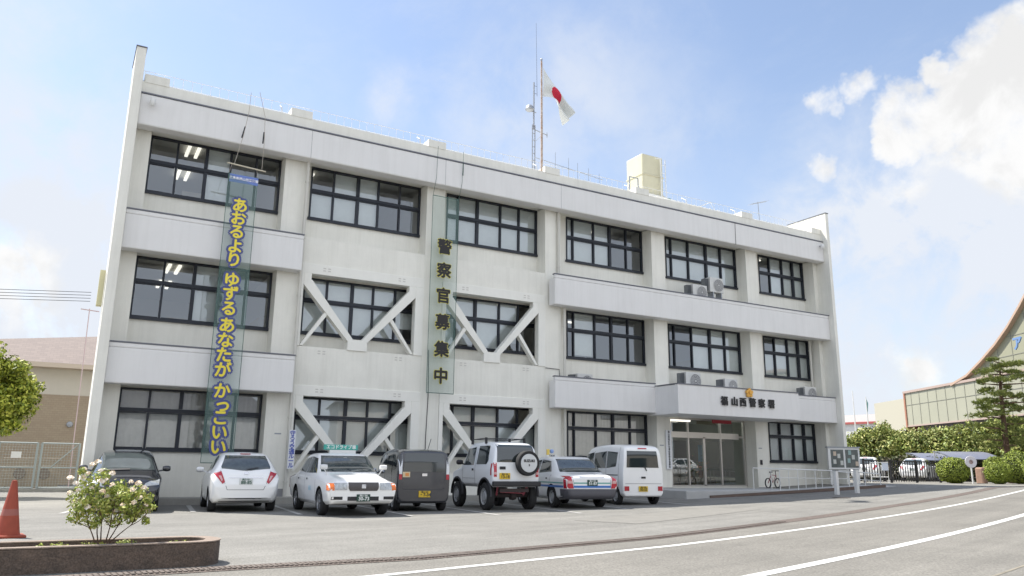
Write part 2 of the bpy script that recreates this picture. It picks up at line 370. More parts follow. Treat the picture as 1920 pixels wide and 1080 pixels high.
# ------------------------------------------------------------------ police station
PS = empty('police_station', (0, 24.4, 0), 0, 'white three storey police station with dark window frames and diagonal braces', 'building')
PS.location = (0, 0, 0)
YW, YP, YB = 25.0, 24.38, 23.87
Lx = [1.36, 6.35, 11.39, 16.66, 21.80, 27.43]; Rx = [5.34, 10.35, 15.30, 20.53, 25.98, 30.46]
ZB = [1.49, 5.27, 9.14]; ZT = [3.24, 7.13, 10.98]; ZR = [2.62, 6.40, 10.16]   # sill, head, transom
X0, X1 = .62, 30.88
w = MB()
# window-plane wall with holes
zs = [-.1, ZB[0], ZT[0], ZB[1], ZT[1], ZB[2], ZT[2], 11.7]
xs = [.88]
for i in range(6): xs += [Lx[i], Rx[i]]
xs.append(30.69)
for zi in range(7):
    hole = zi in (1, 3, 5)
    if not hole:
        if zi == 0:
            w.box(.88, 21.45, YW, YW + .2, zs[0], zs[1]); w.box(26.0, 30.69, YW, YW + .2, zs[0], zs[1]); w.box(21.45, 26.0, YW, YW + .2, zs[0], .44)
        else: w.box(.88, 30.69, YW, YW + .2, zs[zi] , zs[zi + 1])
    else:
        for k in range(0, 14, 2):
            a, b = xs[k], xs[k + 1]
            if zi == 1 and k == 8: b = 21.45
            if zi == 1 and k == 10: a = 26.0
            w.box(a, b, YW, YW + .2, zs[zi], zs[zi + 1])
# pillars
pil = [(.88, 1.33)] + [(Rx[i], Rx[i] + .70 if i < 5 else 30.69) for i in range(6)]
for k, (a, b) in enumerate(pil): w.box(a, b, YP, YW, -.1, 10.95)
# spandrels in the two middle bays, flush with the pillars (1 mm back)
for a, b in ((6.04, 10.35), (11.05, 15.30)):
    w.box(a, b, YP + .012, YW, 7.46, 8.33); w.box(a, b, YP + .012, YW, 3.55, 4.77); w.box(a, b, YP + .012, YW, -.1, .9)
# recess ceilings
w.box(.88, 30.69, YB + .42, YW, 11.0, 11.35)
for a, b in ((.88, 5.34), (16.0, 20.53), (21.23, 25.98), (26.68, 30.46)):
    w.box(a, b, YB + .45, YW, 7.14, 7.30)
    w.box(a, b, YB + .45, YW, 3.26, 3.42)
# back, roof, parapet wall
w.box(1.12, 30.5, 36.0, 36.2, -.1, 12.0)
w.box(1.12, 30.5, YW + .2, 36.0, 11.55, 11.75)
w.build('wall', m_wall, PS)
pp = MB(); pp.box(.88, 30.69, YB + .10, YB + .28, 11.7, 12.22)
pp.box(1.12, 30.5, 35.8, 36.2, 12.0, 12.25); build_each(pp, 'parapet', m_wall, PS)
for a in (.95, 5.3, 10.15, 15.02, 19.45, 25.45, 30.05):
    b_ = MB(); b_.box(a, a + .68, YB + .085, YB + .6, 12.2, 12.47); b_.add([(a - .02, YB + .09, 11.85), (a - .02, YB + .09, 12.40), (a - .42, YB + .09, 12.40), (a - .10, YB + .09, 11.85)], [(0, 1, 2, 3)]) if False else None
    b_.build('parapet_block', m_wall, PS)
e = MB(); e.box(X0, .88, 23.62, 25.15, -.1, 13.12); e.build('end_wall', m_wall, PS, bevel=.015)
e = MB(); e.box(.92, 1.12, 25.21, 36.2, -.1, 12.24); e.build('side_wall', m_wall, PS)
e = MB(); e.box(30.69, X1, 23.62, 25.9, .0, 13.2); e.build('end_wall', m_wall, PS, bevel=.015)
e = MB(); e.box(30.50, 30.685, 25.21, 36.2, -.1, 12.24); e.build('side_wall', m_wall, PS)
cap = MB(); cap.box(X0 - .02, .90, 23.60, 25.17, 13.12, 13.15); cap.box(30.67, X1 + .02, 23.60, 25.92, 13.2, 13.23); build_each(cap, 'wall_cap', m_flash, PS)
# fascia bands
def band(x0, x1, z0, z1, name='balcony_band', slab=True, yb=YB):
    b = MB(); b.box(x0, x1, yb, yb + .42, z0, z1 - .14 if slab else z1)
    if slab: b.box(x0, x1, yb, yb + .14, z1 - .14, z1)
    o = b.build(name, m_band, PS, bevel=.03)
    c = MB(); c.box(x0 - .01, x1 + .01, yb - .015, yb + .16, z1, z1 + .035); c.build('flashing', m_flash, o)
    return o
oC = MB(); oC.box(.88, 30.69, YB, YB + .44, 10.82, 11.80); oc = oC.build('cornice', m_band, PS, bevel=.04)
c = MB(); c.box(.88, 30.69, YB - .02, YB + .10, 11.80, 11.84); c.build('flashing', m_flash, oc)
j = MB()
for x in (6.0, 10.8, 15.7, 24.9): j.box(x, x + .012, YB - .003, YB + .01, 10.84, 11.79)
j.build('joint', mat('joint_sealant', (.33, .33, .34), .8), oc)
band(.88, 5.98, 7.06, 8.21); band(.88, 5.98, 3.245, 4.37)
band(15.41, 30.69, 7.06, 8.21)
band(15.41, 20.10, 3.245, 4.37); band(26.62, 30.69, 3.245, 4.37)
for a, b in ((.88, 5.34), (16.0, 20.53), (21.23, 25.98), (26.68, 30.46)):
    sb = MB(); sb.box(a, b, YB + .42, YW, 7.7, 8.07); sb.box(a, b, YB + .42, YW, 3.60, 3.93); build_each(sb, 'balcony_slab', m_wall, PS)
# canopy
cn = MB(); cn.box(20.06, 26.66, 22.55, YB + .44, 3.16, 4.24); cn.box(20.06, 26.66, 22.55, 22.72, 4.24, 4.27)
ocn = cn.build('canopy', m_band, PS, bevel=.03)
c = MB(); c.box(20.05, 26.67, 22.53, 22.74, 4.27, 4.305); c.box(20.04, 20.2, 22.74, YB, 4.27, 4.305); c.build('flashing', m_flash, ocn)
# sign on the canopy
for s_, x in zip('福山西警察署', (22.38, 22.92, 23.38, 23.91, 24.42, 24.97)):
    letter(s_, .37, face_m(x, 22.50, 3.72), mat('black_letter_metal', (.012, .012, .015), .35), ocn, .010, ext=.02)
em = MB(); pts = []
for k in range(20):
    t = math.pi / 2 + k * math.pi / 10; r_ = .20 if k % 4 == 0 else (.18 if k % 4 in (1, 3) else .135)
    pts.append((23.73 + r_ * math.cos(t), 4.12 + r_ * math.sin(t)))
em.prism_y(pts, 22.44, 22.53)
sp_ = []
for k in range(10):
    t = math.pi / 2 + k * math.pi / 5; r_ = .10 if k % 2 == 0 else .045
    sp_.append((23.73 + r_ * math.cos(t), 4.12 + r_ * math.sin(t)))
em.prism_y(sp_, 22.405, 22.44)
em.build('emblem', mat('gold_metal', (.75, .42, .10), .35, .6), ocn, bevel=.012)

# braces
def brace(xa, xb, zb, zt):
    b = MB(); y0, y1 = YP - .02, YP + .26; w_ = xb - xa; cx = (xa + xb) / 2
    L, Rr = xa + .13 + .02, xb - .30
    cx = (L + Rr) / 2 - .05
    b.box(xa, xb, y0, y1, zt, zt + .33)                        # header
    b.box(xa, L, y0, y1, zb, zt); b.box(Rr, xb, y0, y1, zb, zt)   # posts
    b.prism_y([(L, zt), (L, zt - .38), (L + .24, zt - .42), (L + .24, zt)], y0 - .003, y1 - .003)
    b.prism_y([(Rr, zt), (Rr - .24, zt), (Rr - .24, zt - .42), (Rr, zt - .38)], y0 - .003, y1 - .003)
    b.prism_y([(L - .02, zt - .36), (L + .26, zt - .20), (cx - .12, zb + .30), (cx - .33, zb + .27)], y0 - .006, y1 - .006)
    b.prism_y([(Rr + .02, zt - .36), (cx + .33, zb + .27), (cx + .12, zb + .30), (Rr - .26, zt - .20)], y0 - .006, y1 - .006)
    b.prism_y([(cx - .33, zb - .02), (cx + .33, zb - .02), (cx + .33, zb + .26), (cx + .20, zb + .34), (cx - .20, zb + .34), (cx - .33, zb + .26)], y0 - .009, y1 - .009)
    mx_, mz = (L + cx - .3) / 2 + .03, zb + (zt - zb) * .46
    b.prism_y([(L, zb + .02), (L + .11, zb + .02), (mx_ + .02, mz - .02), (mx_ - .08, mz + .06)], y0 + .02, y1 - .05)
    mx2 = (Rr + cx + .3) / 2 - .03
    b.prism_y([(Rr - .11, zb + .02), (Rr, zb + .02), (mx2 + .08, mz + .06), (mx2 - .02, mz - .02)], y0 + .02, y1 - .05)
    o = b.build('brace_frame', m_brace, PS, bevel=.008)
    t = MB()                                                   # bolt covers
    for bx in (xa + .75, xb - .95):
        for bz in (zt + .12, zt + .20, zb - .22, zb - .14):
            for k in range(2): t.box(bx + k * .16, bx + k * .16 + .09, y0 - .004 if bz > zt else YP + .006, y0 + .02 if bz > zt else YP + .02, bz, bz + .035)
    t.build('bolt_cover', mat('patch_paint', (.58, .56, .52), .7), o)
brace(6.05, 10.35, 4.77, 7.13); brace(6.05, 10.35, .9, 3.22); brace(11.06, 15.30, 4.77, 7.13); brace(11.06, 15.30, .9, 3.22)

# windows
def window(i, f, blinds, curt=False, top=None, litter=None):
    xa, xb = Lx[i], Rx[i]; zb, zt, zr = ZB[f], ZT[f], ZR[f]
    n = 4 if i == 5 else 5
    fr = ([.19, .41, .60, .80] if False else None)
    if i == 5: mu = [28.17, 29.02, 29.75]
    else: mu = [xa + d * (xb - xa) / 3.98 for d in (.80, 1.66, 2.40, 3.19)]
    if i == 2: mu = [11.87, 12.68, 13.67, 14.49]
    if i == 3: mu = [17.0, 18.02, 18.84, 19.68]
    if i == 4: mu = [22.14, 23.12, 24.17, 25.05]
    F = MB(); y0, y1 = YW - .03, YW + .10
    F.box(xa, xa + .055, y0, y1, zb, zt); F.box(xb - .055, xb, y0, y1, zb, zt)
    F.box(xa + .055, xb - .055, y0, y1, zt - .055, zt); F.box(xa - .03, xb + .03, y0 - .05, y1, zb - .04, zb + .05)
    F.box(xa + .055, xb - .055, y0 + .01, y1, zr - .052, zr + .052)
    for k, x in enumerate(mu):
        ww = .05 if k == (1 if i < 3 else 2) else .028
        F.box(x - ww, x + ww, y0 + .006, y1 - .01, zb + .05, zr - .065); F.box(x - ww, x + ww, y0 + .006, y1 - .01, zr + .065, zt - .055)
    # sliding sash rails
    ed = [xa] + mu + [xb]
    for k in range(n):
        F.box(ed[k] + .05, ed[k + 1] - .05, y0 + .02, y1 - .03, zb + .05, zb + .085); F.box(ed[k] + .05, ed[k + 1] - .05, y0 + .02, y1 - .03, zr - .095, zr - .065)
    o = F.build('window', m_frame, PS)
    G = MB()
    G.add([(xa + .05, YW + .04, zb + .04), (xb - .05, YW + .04, zb + .04), (xb - .05, YW + .04, zt - .05), (xa + .05, YW + .04, zt - .05)], [(0, 1, 2, 3)])
    G.build('pane', m_glass, o, fix=False)
    rnd = random.Random(i * 7 + f)
    for k, bl in enumerate(blinds):
        B = MB()
        for part, amount in ((1, top[k] if top else bl), (0, bl)):
            if amount <= 0: continue
            lo, hi = (zb + .05, zr) if part == 0 else (zr, zt - .05)
            lo = hi - (hi - lo) * min(1, amount)
            xa_, xb_ = ed[k] + .02, ed[k + 1] - .02
            m_ = 14 if curt else 6
            yy = [YW + .12 + (.02 * math.sin(q * 2.4 + k) if curt else .004 * math.sin(q * 1.3 + k)) + rnd.uniform(0, .008) for q in range(m_ + 1)]
            vs = [(xa_ + (xb_ - xa_) * q / m_, yy[q], z) for z in (lo, hi) for q in range(m_ + 1)]
            B.add(vs, [(q, q + 1, q + m_ + 2, q + m_ + 1) for q in range(m_)])
        if B.v: B.build('blind', m_curt if curt else m_blind, o, smooth='all', fix=False)
    return o
window(0, 2, [0, 0, 1, .0, .0], top=[0, 0, 1, .0, 0]); window(1, 2, [1, 1, 1, 0, .0], top=[0, 1, 1, 0, 0]); window(2, 2, [1, 1, 1, 1, 1])
window(3, 2, [1, 1, 1, 0, 0], top=[1, 1, 1, 0, 0]); window(4, 2, [1, 1, 1, 1, 1]); window(5, 2, [0, 1, 1, 1], top=[0, 1, 1, 1])
window(0, 1, [0, 0, 1, .0, .0], top=[0, 0, 1, 0, 0]); window(1, 1, [1, 1, .93, 1, .6]); window(2, 1, [1, .9, 1, .7, 0], top=[1, 1, 1, 1, 0])
window(3, 1, [0, .9, 0, 0, 0], top=[0, .9, 0, 0, 0]); window(4, 1, [0, 0, 1, 1, 1], top=[0, 0, 1, 1, 1]); window(5, 1, [1, 1, 1, 1], top=[0, 1, 1, 1])
window(0, 0, [1] * 5, curt=True); window(1, 0, [1] * 5, top=[1, 1, 1, 1, .6]); window(2, 0, [1, 1, 1, 1, 1], top=[1, 1, .9, 0, 0])
window(3, 0, [1] * 5, curt=True); window(5, 0, [1] * 4)
# rooms behind the windows
rm = MB()
for (z0, z1) in ((.2, 3.6), (4.3, 7.5), (8.2, 11.5)):
    rm.box(1.13, 30.49, 25.22, 33, z0, z0 + .1); rm.box(1.13, 30.49, 25.22, 33, z1 - .1, z1); rm.box(1.13, 30.49, 33.0, 33.1, z0 + .1, z1 - .1)
    for x in (5.6, 10.9, 15.9, 21.2, 26.3):
        rm.box(x, x + .1, 25.22, 33, z0 + .1, z1 - .1)
rm.build('room_partition', m_room, PS)
# room furniture seen dimly: cabinets and desks
fu = MB(); rr = random.Random(4)
for z0 in (4.4, 8.3):
    for x in [1.6 + .95 * k for k in range(30)]:
        if rr.random() < .55: fu.box(x, x + rr.uniform(.5, .9), 26.2 + rr.random(), 27.6 + rr.random(), z0, z0 + rr.uniform(1.0, 1.7), rr.randint(0, 1))
build_each(fu, 'cabinet', [mat('steel_cabinet', (.42, .43, .42), .5), mat('paper_stack', (.55, .5, .42), .8)], PS)
for (x, y, z, L, ax) in [(2.55, 25.9, 11.28, 1.2, 'y'), (2.85, 25.9, 11.28, 1.2, 'y'), (2.55, 28.4, 11.28, 1.2, 'y'), (2.85, 28.4, 11.28, 1.2, 'y'), (2.4, 26.6, 7.33, 1.2, 'y'), (2.7, 26.6, 7.33, 1.2, 'y'), (2.4, 29.2, 7.33, 1.2, 'y'), (2.7, 29.2, 7.33, 1.2, 'y'),
                         (8.9, 26.2, 11.28, 1.6, 'y'), (6.75, 26.5, 11.28, .9, 'y'), (19.0, 27.0, 11.28, 1.4, 'x'), (28.0, 26.5, 11.28, 1.3, 'x'), (28.0, 27.7, 11.28, 1.3, 'x'), (14.1, 26.2, 3.42, 1.3, 'x'), (13.9, 27.4, 3.42, 1.3, 'x'), (14.3, 26.4, 7.33, 1.0, 'x'), (28.0, 26.8, 7.33, 1.2, 'x'), (18.2, 28, 7.33, 1.2, 'x')]:
    t = MB()
    if ax == 'y': t.box(x, x + .10, y, y + L, z, z + .06)
    else: t.box(x, x + L, y, y + .10, z, z + .06)
    t.build('ceiling_light', m_tube, PS)
# entrance
en = MB()
for x in (21.78, 22.72, 24.54, 25.92): en.box(x - .035, x + .035, YW + .0, YW + .10, .46, 3.20)
en.box(23.59 - .06, 23.59 + .06, YW + .01, YW + .08, .46, 2.46)
en.box(21.45, 25.6, YW + .01, YW + .09, 2.40, 2.64); en.box(25.6, 26.0, YW + .02, YW + .08, 2.46, 2.54); en.box(21.45, 26.0, YW + .01, YW + .09, .44, .50); en.box(21.45, 26.0, YW + .01, YW + .09, 3.14, 3.24)
oe = en.build('entrance_door', m_sil, PS)
G = MB(); G.add([(21.45, YW + .05, .48), (26.0, YW + .05, .48), (26.0, YW + .05, 3.2), (21.45, YW + .05, 3.2)], [(0, 1, 2, 3)]); G.build('pane', m_glass2, oe, fix=False)
fl = MB(); fl.box(21.30, 26.2, YW + .2, 32.9, .30, .45); fl.build('lobby_floor', mat('lobby_tile', (.20, .19, .16), .4), PS)
m_lob = mat('lobby_wall', (.34, .35, .29), .8)
lb = MB(); lb.box(21.31, 26.25, 32.7, 32.95, .45, 3.45); lb.box(26.1, 26.29, 25.3, 32.7, .45, 3.45); lb.build('lobby_wall', m_lob, PS)
for x in (22.2, 24.2):
    t = MB(); t.box(x, x + .12, 26.6, 28.0, 3.38, 3.44); t.build('ceiling_light', emit('lobby_tube', (1, .97, .86), 3.0), PS)
rl_ = random.Random(9)
for x, y in ((24.9, 26.7), (25.3, 26.9), (24.6, 27.0)):
    t = MB()
    for _ in range(90):
        p = Vector((x + rl_.gauss(0, .13), y + rl_.gauss(0, .1), 1.25 + rl_.gauss(0, .17))); a = Vector((rl_.gauss(0, 1), rl_.gauss(0, 1), rl_.gauss(0, 1))).normalized() * .05; b = a.orthogonal().normalized() * .03
        t.add([p - a, p - b, p + a, p + b], [(0, 1, 2, 3)], 0 if rl_.random() < .6 else 1)
    t.lathe([(.09, .75), (.12, 1.08)], (x, y, 0), 'Z', 12, 2); t.build('potted_flowers', [mat('pot_leaf', (.12, .22, .05), .6), mat('pot_flower', (.75, .30, .08), .6), mat('pot_clay', (.3, .2, .14), .7)], PS)
t = MB(); t.box(24.4, 25.6, 26.5, 27.2, .45, .76); t.build('flower_stand', mat('counter_wood2', (.22, .17, .11), .5), PS)
lb = MB(); lb.box(21.9, 24.9, 28.0, 28.6, .45, 1.45); lb.build('reception_counter', mat('counter_wood', (.22, .17, .11), .5), PS)
lb = MB(); lb.box(21.5, 25.6, 25.9, 26.0, 2.32, 2.62); lb.build('inner_transom', mat('lobby_beige', (.62, .58, .48), .6), PS)
lb = MB(); lb.box(23.7, 24.75, 24.55, 24.62, 3.02, 3.16); lb.build('red_signboard', mat('red_plate', (.32, .02, .03), .5), PS)
ps_ = MB(); ps_.box(25.0, 25.35, 26.9, 26.92, 1.45, 2.2); ps_.build('poster', mat('poster_blue', (.35, .55, .70), .6), PS)
ps_ = MB(); ps_.box(21.75, 22.0, 25.6, 25.62, 1.6, 2.1); ps_.build('poster', mat('poster_white', (.7, .7, .62), .6), PS)
ps_ = MB(); ps_.box(22.4, 22.6, 26.9, 26.92, 1.4, 1.85); ps_.build('poster', mat('poster_red', (.6, .25, .2), .6), PS)
lb = MB(); lb.box(21.3, 22.5, 24.60, 24.72, 3.03, 3.10); lb.build('ceiling_light', m_tube, PS)
ic = MB(); ic.box(26.14, 26.26, YP - .03, YP, 1.35, 1.55) ; ic.build('intercom', m_dark, PS)
# base dado
dd = MB()
for a, b in pil: dd.box(a + .003, b - .003, YP - .008, YP + .01, .19, .42)
build_each(dd, 'dado', mat('dado_grey', (.30, .30, .31), .8, var=.1), PS)
# drain pipes
for x, y, z0, z1 in ((6.04, 24.22, .2, 10.95), (16.08, 24.25, .2, 7.05), (15.85, 24.3, 8.2, 10.9), (30.2, 24.7, 4.3, 7.1)):
    p = MB(); p.tube([(x, y, z0), (x, y, z1)], .055, 10)
    z = z0 + .4
    while z < z1: p.tube([(x, y, z), (x, y, z + .05)], .07, 10); z += 1.9
    p.build('drain_pipe', m_pipe, PS, smooth=True)
p = MB(); p.tube([(10.62, YP - .02, .3), (10.6, YP - .02, 2.0), (10.64, YP - .02, 3.4), (10.60, YP - .02, 5.0)], .012, 5); p.tube([(15.3, YP - .03, 4.72), (15.9, YP - .04, 4.70), (15.92, YP - .04, 4.45)], .012, 5)
p.tube([(24.9, YB - .01, 11.8), (24.88, YB - .012, 10.8)], .008, 5)
build_each(p, 'cable', m_dark, PS)
# railing on the roof
rl = MB()
for z in (12.72, 12.40): rl.tube([(.9, YB + .45, z), (30.6, YB + .45, z)], .010, 5)
x = .95
while x < 30.6:
    rl.tube([(x, YB + .45, 12.2), (x, YB + .45, 12.72)], .007, 4); x += .27
for a in (5.05, 9.9, 14.75, 19.2, 22.3, 25.2, 29.8): rl.tube([(a, YB + .14, 11.9), (a - .05, YB + .20, 12.45), (a - .05, YB + .45, 12.6)], .022, 5)
rl.build('roof_railing', m_wh, PS)
# projecting sign box on the west wall
s_ = MB(); s_.box(.46, .60, 24.4, 24.75, 5.45, 6.45); s_.build('wall_sign_box', mat('faded_cream', (.62, .58, .36), .6), PS)
# number plates of the pillars
s_ = MB()
for x in (5.75, 20.75, 26.2): s_.box(x - .10, x + .10, YP - .006, YP, 2.02, 2.06)
build_each(s_, 'pillar_label', m_grey, PS)
def lettered_board(name, x, y, z, w_, h_, text, bm_, tm, label, cat, size, gap, off=0.0, cols=1):
    o = empty(name, (x, y, z), 0, label, cat); b = MB(); b.box(-w_ / 2, w_ / 2, -.02, .02, 0, h_); b.build('board', bm_, o, bevel=.004)
    for k, s in enumerate(text): letter(s, size, face_m(0, -.026, h_ - gap * (k + .8)), tm, o, off, ext=.001)
    return o
m_black = mat('sign_black', (.02, .02, .025), .5); m_bl = mat('sign_blue', (.05, .09, .42), .5)
lettered_board('entrance_signboard', 21.06, YP - .05, 1.12, .27, 1.52, '福山西地区安全運転管理者協議会', mat('sign_white', (.75, .76, .78), .5), m_black, 'tall narrow white signboard with black writing left of the glass entrance', 'sign', .092, .097, .002)
lettered_board('slogan_board', 6.12, 24.08, 1.0, .20, 1.15, '守ろう交通ルール', mat('sign_white', (.75, .76, .78), .5), m_bl, 'narrow white strip banner with blue writing behind the left end of the taxi', 'banner', .17, .135, .004)

# ------------------------------------------------------------------ porch and ramp
po = MB(); po.prism_z([(18.85, 20.95), (25.6, 20.95), (25.6, 24.37), (18.85, 24.37)], -.1, .40)
tag(po.build('porch_slab', m_concw, bevel=.015), kind='structure')
rp = MB(); rp.add([(25.6, 20.95, .0), (30.2, 20.95, .3), (30.2, 22.6, .3), (25.6, 22.6, .0), (25.6, 20.95, .40), (30.2, 20.95, .55), (30.2, 22.6, .55), (25.6, 22.6, .40)],
       [(3, 2, 1, 0), (4, 5, 6, 7), (0, 1, 5, 4), (1, 2, 6, 5), (2, 3, 7, 6), (3, 0, 4, 7)]); tag(rp.build('ramp', m_concw), kind='structure')
bk = MB(); bk.add([(19.9, 20.90, gz(19.9)), (29.5, 20.90, gz(29.5) - .02), (29.5, 20.94, gz(29.5) - .02), (19.9, 20.94, gz(19.9)), (19.9, 20.90, .24), (29.5, 20.90, .60), (29.5, 20.94, .60), (19.9, 20.94, .24)],
       [(3, 2, 1, 0), (4, 5, 6, 7), (0, 1, 5, 4), (1, 2, 6, 5), (2, 3, 7, 6), (3, 0, 4, 7)]); tag(bk.build('ramp_edging', mat('brown_brick', (.16, .115, .095), .85, var=.3, vscale=6)), kind='structure')
hr = empty('ramp_handrail', (25.5, 21.1, .4), 0, 'white pipe handrail with posts along the ramp right of the entrance', 'handrail')
t = MB(); t.tube([(-1.9, 0, .77), (2.2, .1, .72), (4.2, .2, .62)], .02, 6); t.tube([(-1.9, .0, .45), (2.2, .1, .42), (4.2, .2, .34)], .014, 6)
t.tube([(-1.9, 1.3, .80), (2.2, 1.35, .75), (4.2, 1.4, .64)], .018, 6); t.build('rail', m_wh, hr, smooth=True)
for k in range(7):
    x = -1.9 + k * 1.0; z = .77 - max(0, (x + 1.9)) * .022
    for yy in (0, 1.3):
        t = MB(); t.tube([(x, yy + .03 * k / 2, -.05 if x < .3 else .04), (x, yy + .03 * k / 2, z)], .018 if yy == 0 else .014, 6); t.build('post', m_wh, hr, smooth=True)
for k, (x, y) in enumerate(((24.43, 19.27), (25.67, 19.37))):
    o = empty('bollard', (x, y, gz(x)), 0, ('thick white gate post, the left of two beside the notice case', 'thick white gate post, the right of two beside the notice case')[k], 'post', 'white gate posts beside the ramp')
    t = MB(); t.box(-.065, .065, -.065, .065, 0, .84); t.build('post_body', m_wh, o, bevel=.012)
    t = MB(); t.box(-.075, .075, -.075, .075, .84, .86); t.build('post_cap', m_grey, o)
# parked bicycle / mobility scooter by the ramp
bi = empty('bicycle', (25.2, 22.9, .42), R(8), 'small dark bicycle with a red frame parked behind the ramp handrail', 'bicycle')
for x in (-.32, .32):
    t = MB(); t.lathe([(.17, -.02), (.20, -.02), (.20, .02), (.17, .02), (.17, -.02)], (x, 0, .20), 'Y', 16); wv = t.build('wheel', m_dark, bi, smooth=True)
t = MB(); t.tube([(-.32, 0, .2), (-.08, 0, .52), (.24, 0, .5), (.32, 0, .2)], .016, 6); t.tube([(-.08, 0, .52), (0, 0, .22), (.24, 0, .5)], .016, 6); t.build('frame', mat('red_frame', (.25, .03, .05), .4), bi)
t = MB(); t.tube([(.24, 0, .5), (.22, 0, .66)], .014, 6); t.tube([(.22, -.18, .68), (.22, .18, .68)], .014, 6); t.build('handlebar', m_dark, bi)
t = MB(); t.lathe([(.02, .60), (.07, .61), (.07, .65), (.0, .66)], (-.1, 0, 0), 'Z', 10); t.box(-.12, -.08, -.01, .01, .5, .61); t.build('saddle', m_dark, bi)

# ------------------------------------------------------------------ air-conditioning units
def ac_unit(x, y, z, w_, h_, label, legs=0.0, dx=0):
    o = empty('air_conditioner', (x, y, z), 0, label, 'air conditioner', 'outdoor air-conditioning units on the balconies')
    b = MB(); b.box(-w_ / 2, w_ / 2, -.15, .15, .05 + legs, h_); o_ = b.build('housing', mat('ac_white', (.62, .62, .60), .5, var=.08, vscale=6), o, bevel=.015)
    fx = w_ * .12; fz = (h_ + legs) / 2 + .02; r = min(h_ - legs, w_) * .38
    f = MB(); f.lathe([(r, -.165), (r * .98, -.155)], (fx, 0, fz), 'Y', 24); f.build('fan_opening', mat('ac_dark', (.13, .13, .14), .6), o)
    g_ = MB()
    for q in (1.0, .8, .6, .4): g_.lathe([(r * q + .011, -.178), (r * q + .011, -.168), (r * q - .011, -.168), (r * q - .011, -.178), (r * q + .011, -.178)], (fx, 0, fz), 'Y', 24)
    for k in range(12):
        t = k * math.pi / 6; g_.tube([(fx, -.17, fz), (fx + r * math.cos(t), -.17, fz + r * math.sin(t))], .004, 4)
    g_.lathe([(.05, -.18), (.05, -.165)], (fx, 0, fz), 'Y', 12)
    g_.build('fan_grille', mat('ac_grille', (.50, .50, .49), .5), o)
    s_ = MB()
    for k in range(4): s_.box(-w_ / 2 - .10 - .05 * k, -w_ / 2 - .085 - .05 * k, -.14 + .02 * k, .12, .10 + legs, h_ * .92)
    s_.build('side_guard', mat('ac_grille_dark', (.16, .17, .18), .5), o)
    l_ = MB()
    for q in (-.3, .3): l_.box(q * w_ - .02, q * w_ + .02, -.17, .17, 0, .05 + legs)
    build_each(l_, 'foot', m_grey, o)
ac_unit(22.85, 24.22, 8.08, .80, .68, 'lower unit of the pair on the upper balcony')
ac_unit(23.85, 24.24, 8.08, .78, 1.12, 'unit raised on a metal stand, higher of the pair on the upper balcony', legs=.42)
ac_unit(16.95, 24.32, 3.95, .70, .64, 'small white outdoor unit on the lower balcony left of the entrance canopy')
ac_unit(22.2, 24.14, 4.25, .80, .74, 'large white outdoor unit on the entrance canopy, left of the gold emblem')
ac_unit(24.3, 24.14, 4.25, .72, .60, 'white outdoor unit on the entrance canopy just behind the gold emblem')
ac_unit(29.5, 24.40, 3.95, .76, .90, 'white outdoor unit on the lower balcony right of the canopy near the east wall', legs=.22)

# security cameras
for x, lb_ in ((1.22, 'small white dome camera under the west end of the cornice'), (30.42, 'small white dome camera under the east end of the cornice')):
    o = empty('security_camera', (x, YB, 11.5), 0, lb_, 'camera', 'security cameras on the cornice')
    t = MB(); t.tube([(0, 0, .06), (0, -.14, .06)], .03, 8); t.build('arm', m_grey, o)
    t = MB(); t.lathe([(.0, .14), (.07, .12), (.085, .05), (.085, -.02), (.05, -.10), (0, -.12)], (0, -.16, 0), 'Z', 16); t.build('dome', m_wh, o, smooth=True)

# ------------------------------------------------------------------ hanging banners
m_net = bpy.data.materials.new('banner_net'); m_net.use_nodes = True
t_ = m_net.node_tree; n_ = t_.nodes; 
for x in list(n_): n_.remove(x)
a_ = n_.new('ShaderNodeBsdfTransparent'); b_ = n_.new('ShaderNodeBsdfDiffuse'); b_.inputs[0].default_value = (.26, .40, .36, 1); c_ = n_.new('ShaderNodeMixShader'); c_.inputs[0].default_value = .27
o_ = n_.new('ShaderNodeOutputMaterial'); t_.links.new(a_.outputs[0], c_.inputs[1]); t_.links.new(b_.outputs[0], c_.inputs[2]); t_.links.new(c_.outputs[0], o_.inputs[0])
m_yel = mat('letter_yellow', (.80, .66, .06), .6); m_out = mat('letter_blue', (.07, .085, .24), .6); m_brn = mat('letter_brown', (.018, .016, .016), .6); m_yo = mat('letter_outline_yellow', (.62, .56, .12), .6)
b1 = empty('hanging_banner', (3.95, 23.55, 0), 0, 'long net banner with yellow hiragana letters outlined in blue, at the left bay', 'banner', 'banners hanging on the facade')
t = MB(); n_s = 40
vs = [(x, .022 * math.sin(z * 1.9) + (.012 * math.sin(z * 5.3 + x * 3)), z) for z in [1.15 + (9.72 - 1.15) * k / n_s for k in range(n_s + 1)] for x in (-.45, .0, .40)]
t.add(vs, [(3 * k + j, 3 * k + j + 1, 3 * k + j + 4, 3 * k + j + 3) for k in range(n_s) for j in range(2)]); t.build('net', m_net, b1, fix=False)
t = MB(); 
for x in (-.45, .40): t.tube([(x, 0, 1.15), (x, 0, 9.72)], .009, 5)
t.tube([(-.45, 0, 1.15), (.4, 0, 1.15)], .012, 5); t.build('edge_rope', mat('rope_green', (.06, .12, .10), .8), b1)
t = MB(); t.tube([(-.52, 0, 10.02), (.62, 0, 9.95)], .022, 6); t.build('hanging_rod', mat('bamboo', (.55, .50, .38), .6), b1)
t = MB(); t.tube([(-.32, 0, 10.0), (-.12, .1, 11.0), (.0, .22, 11.86), (.03, .3, 12.6)], .008, 5); t.tube([(.5, 0, 9.95), (.52, .1, 11.0), (.50, .22, 11.86), (.3, .35, 12.7)], .008, 5)
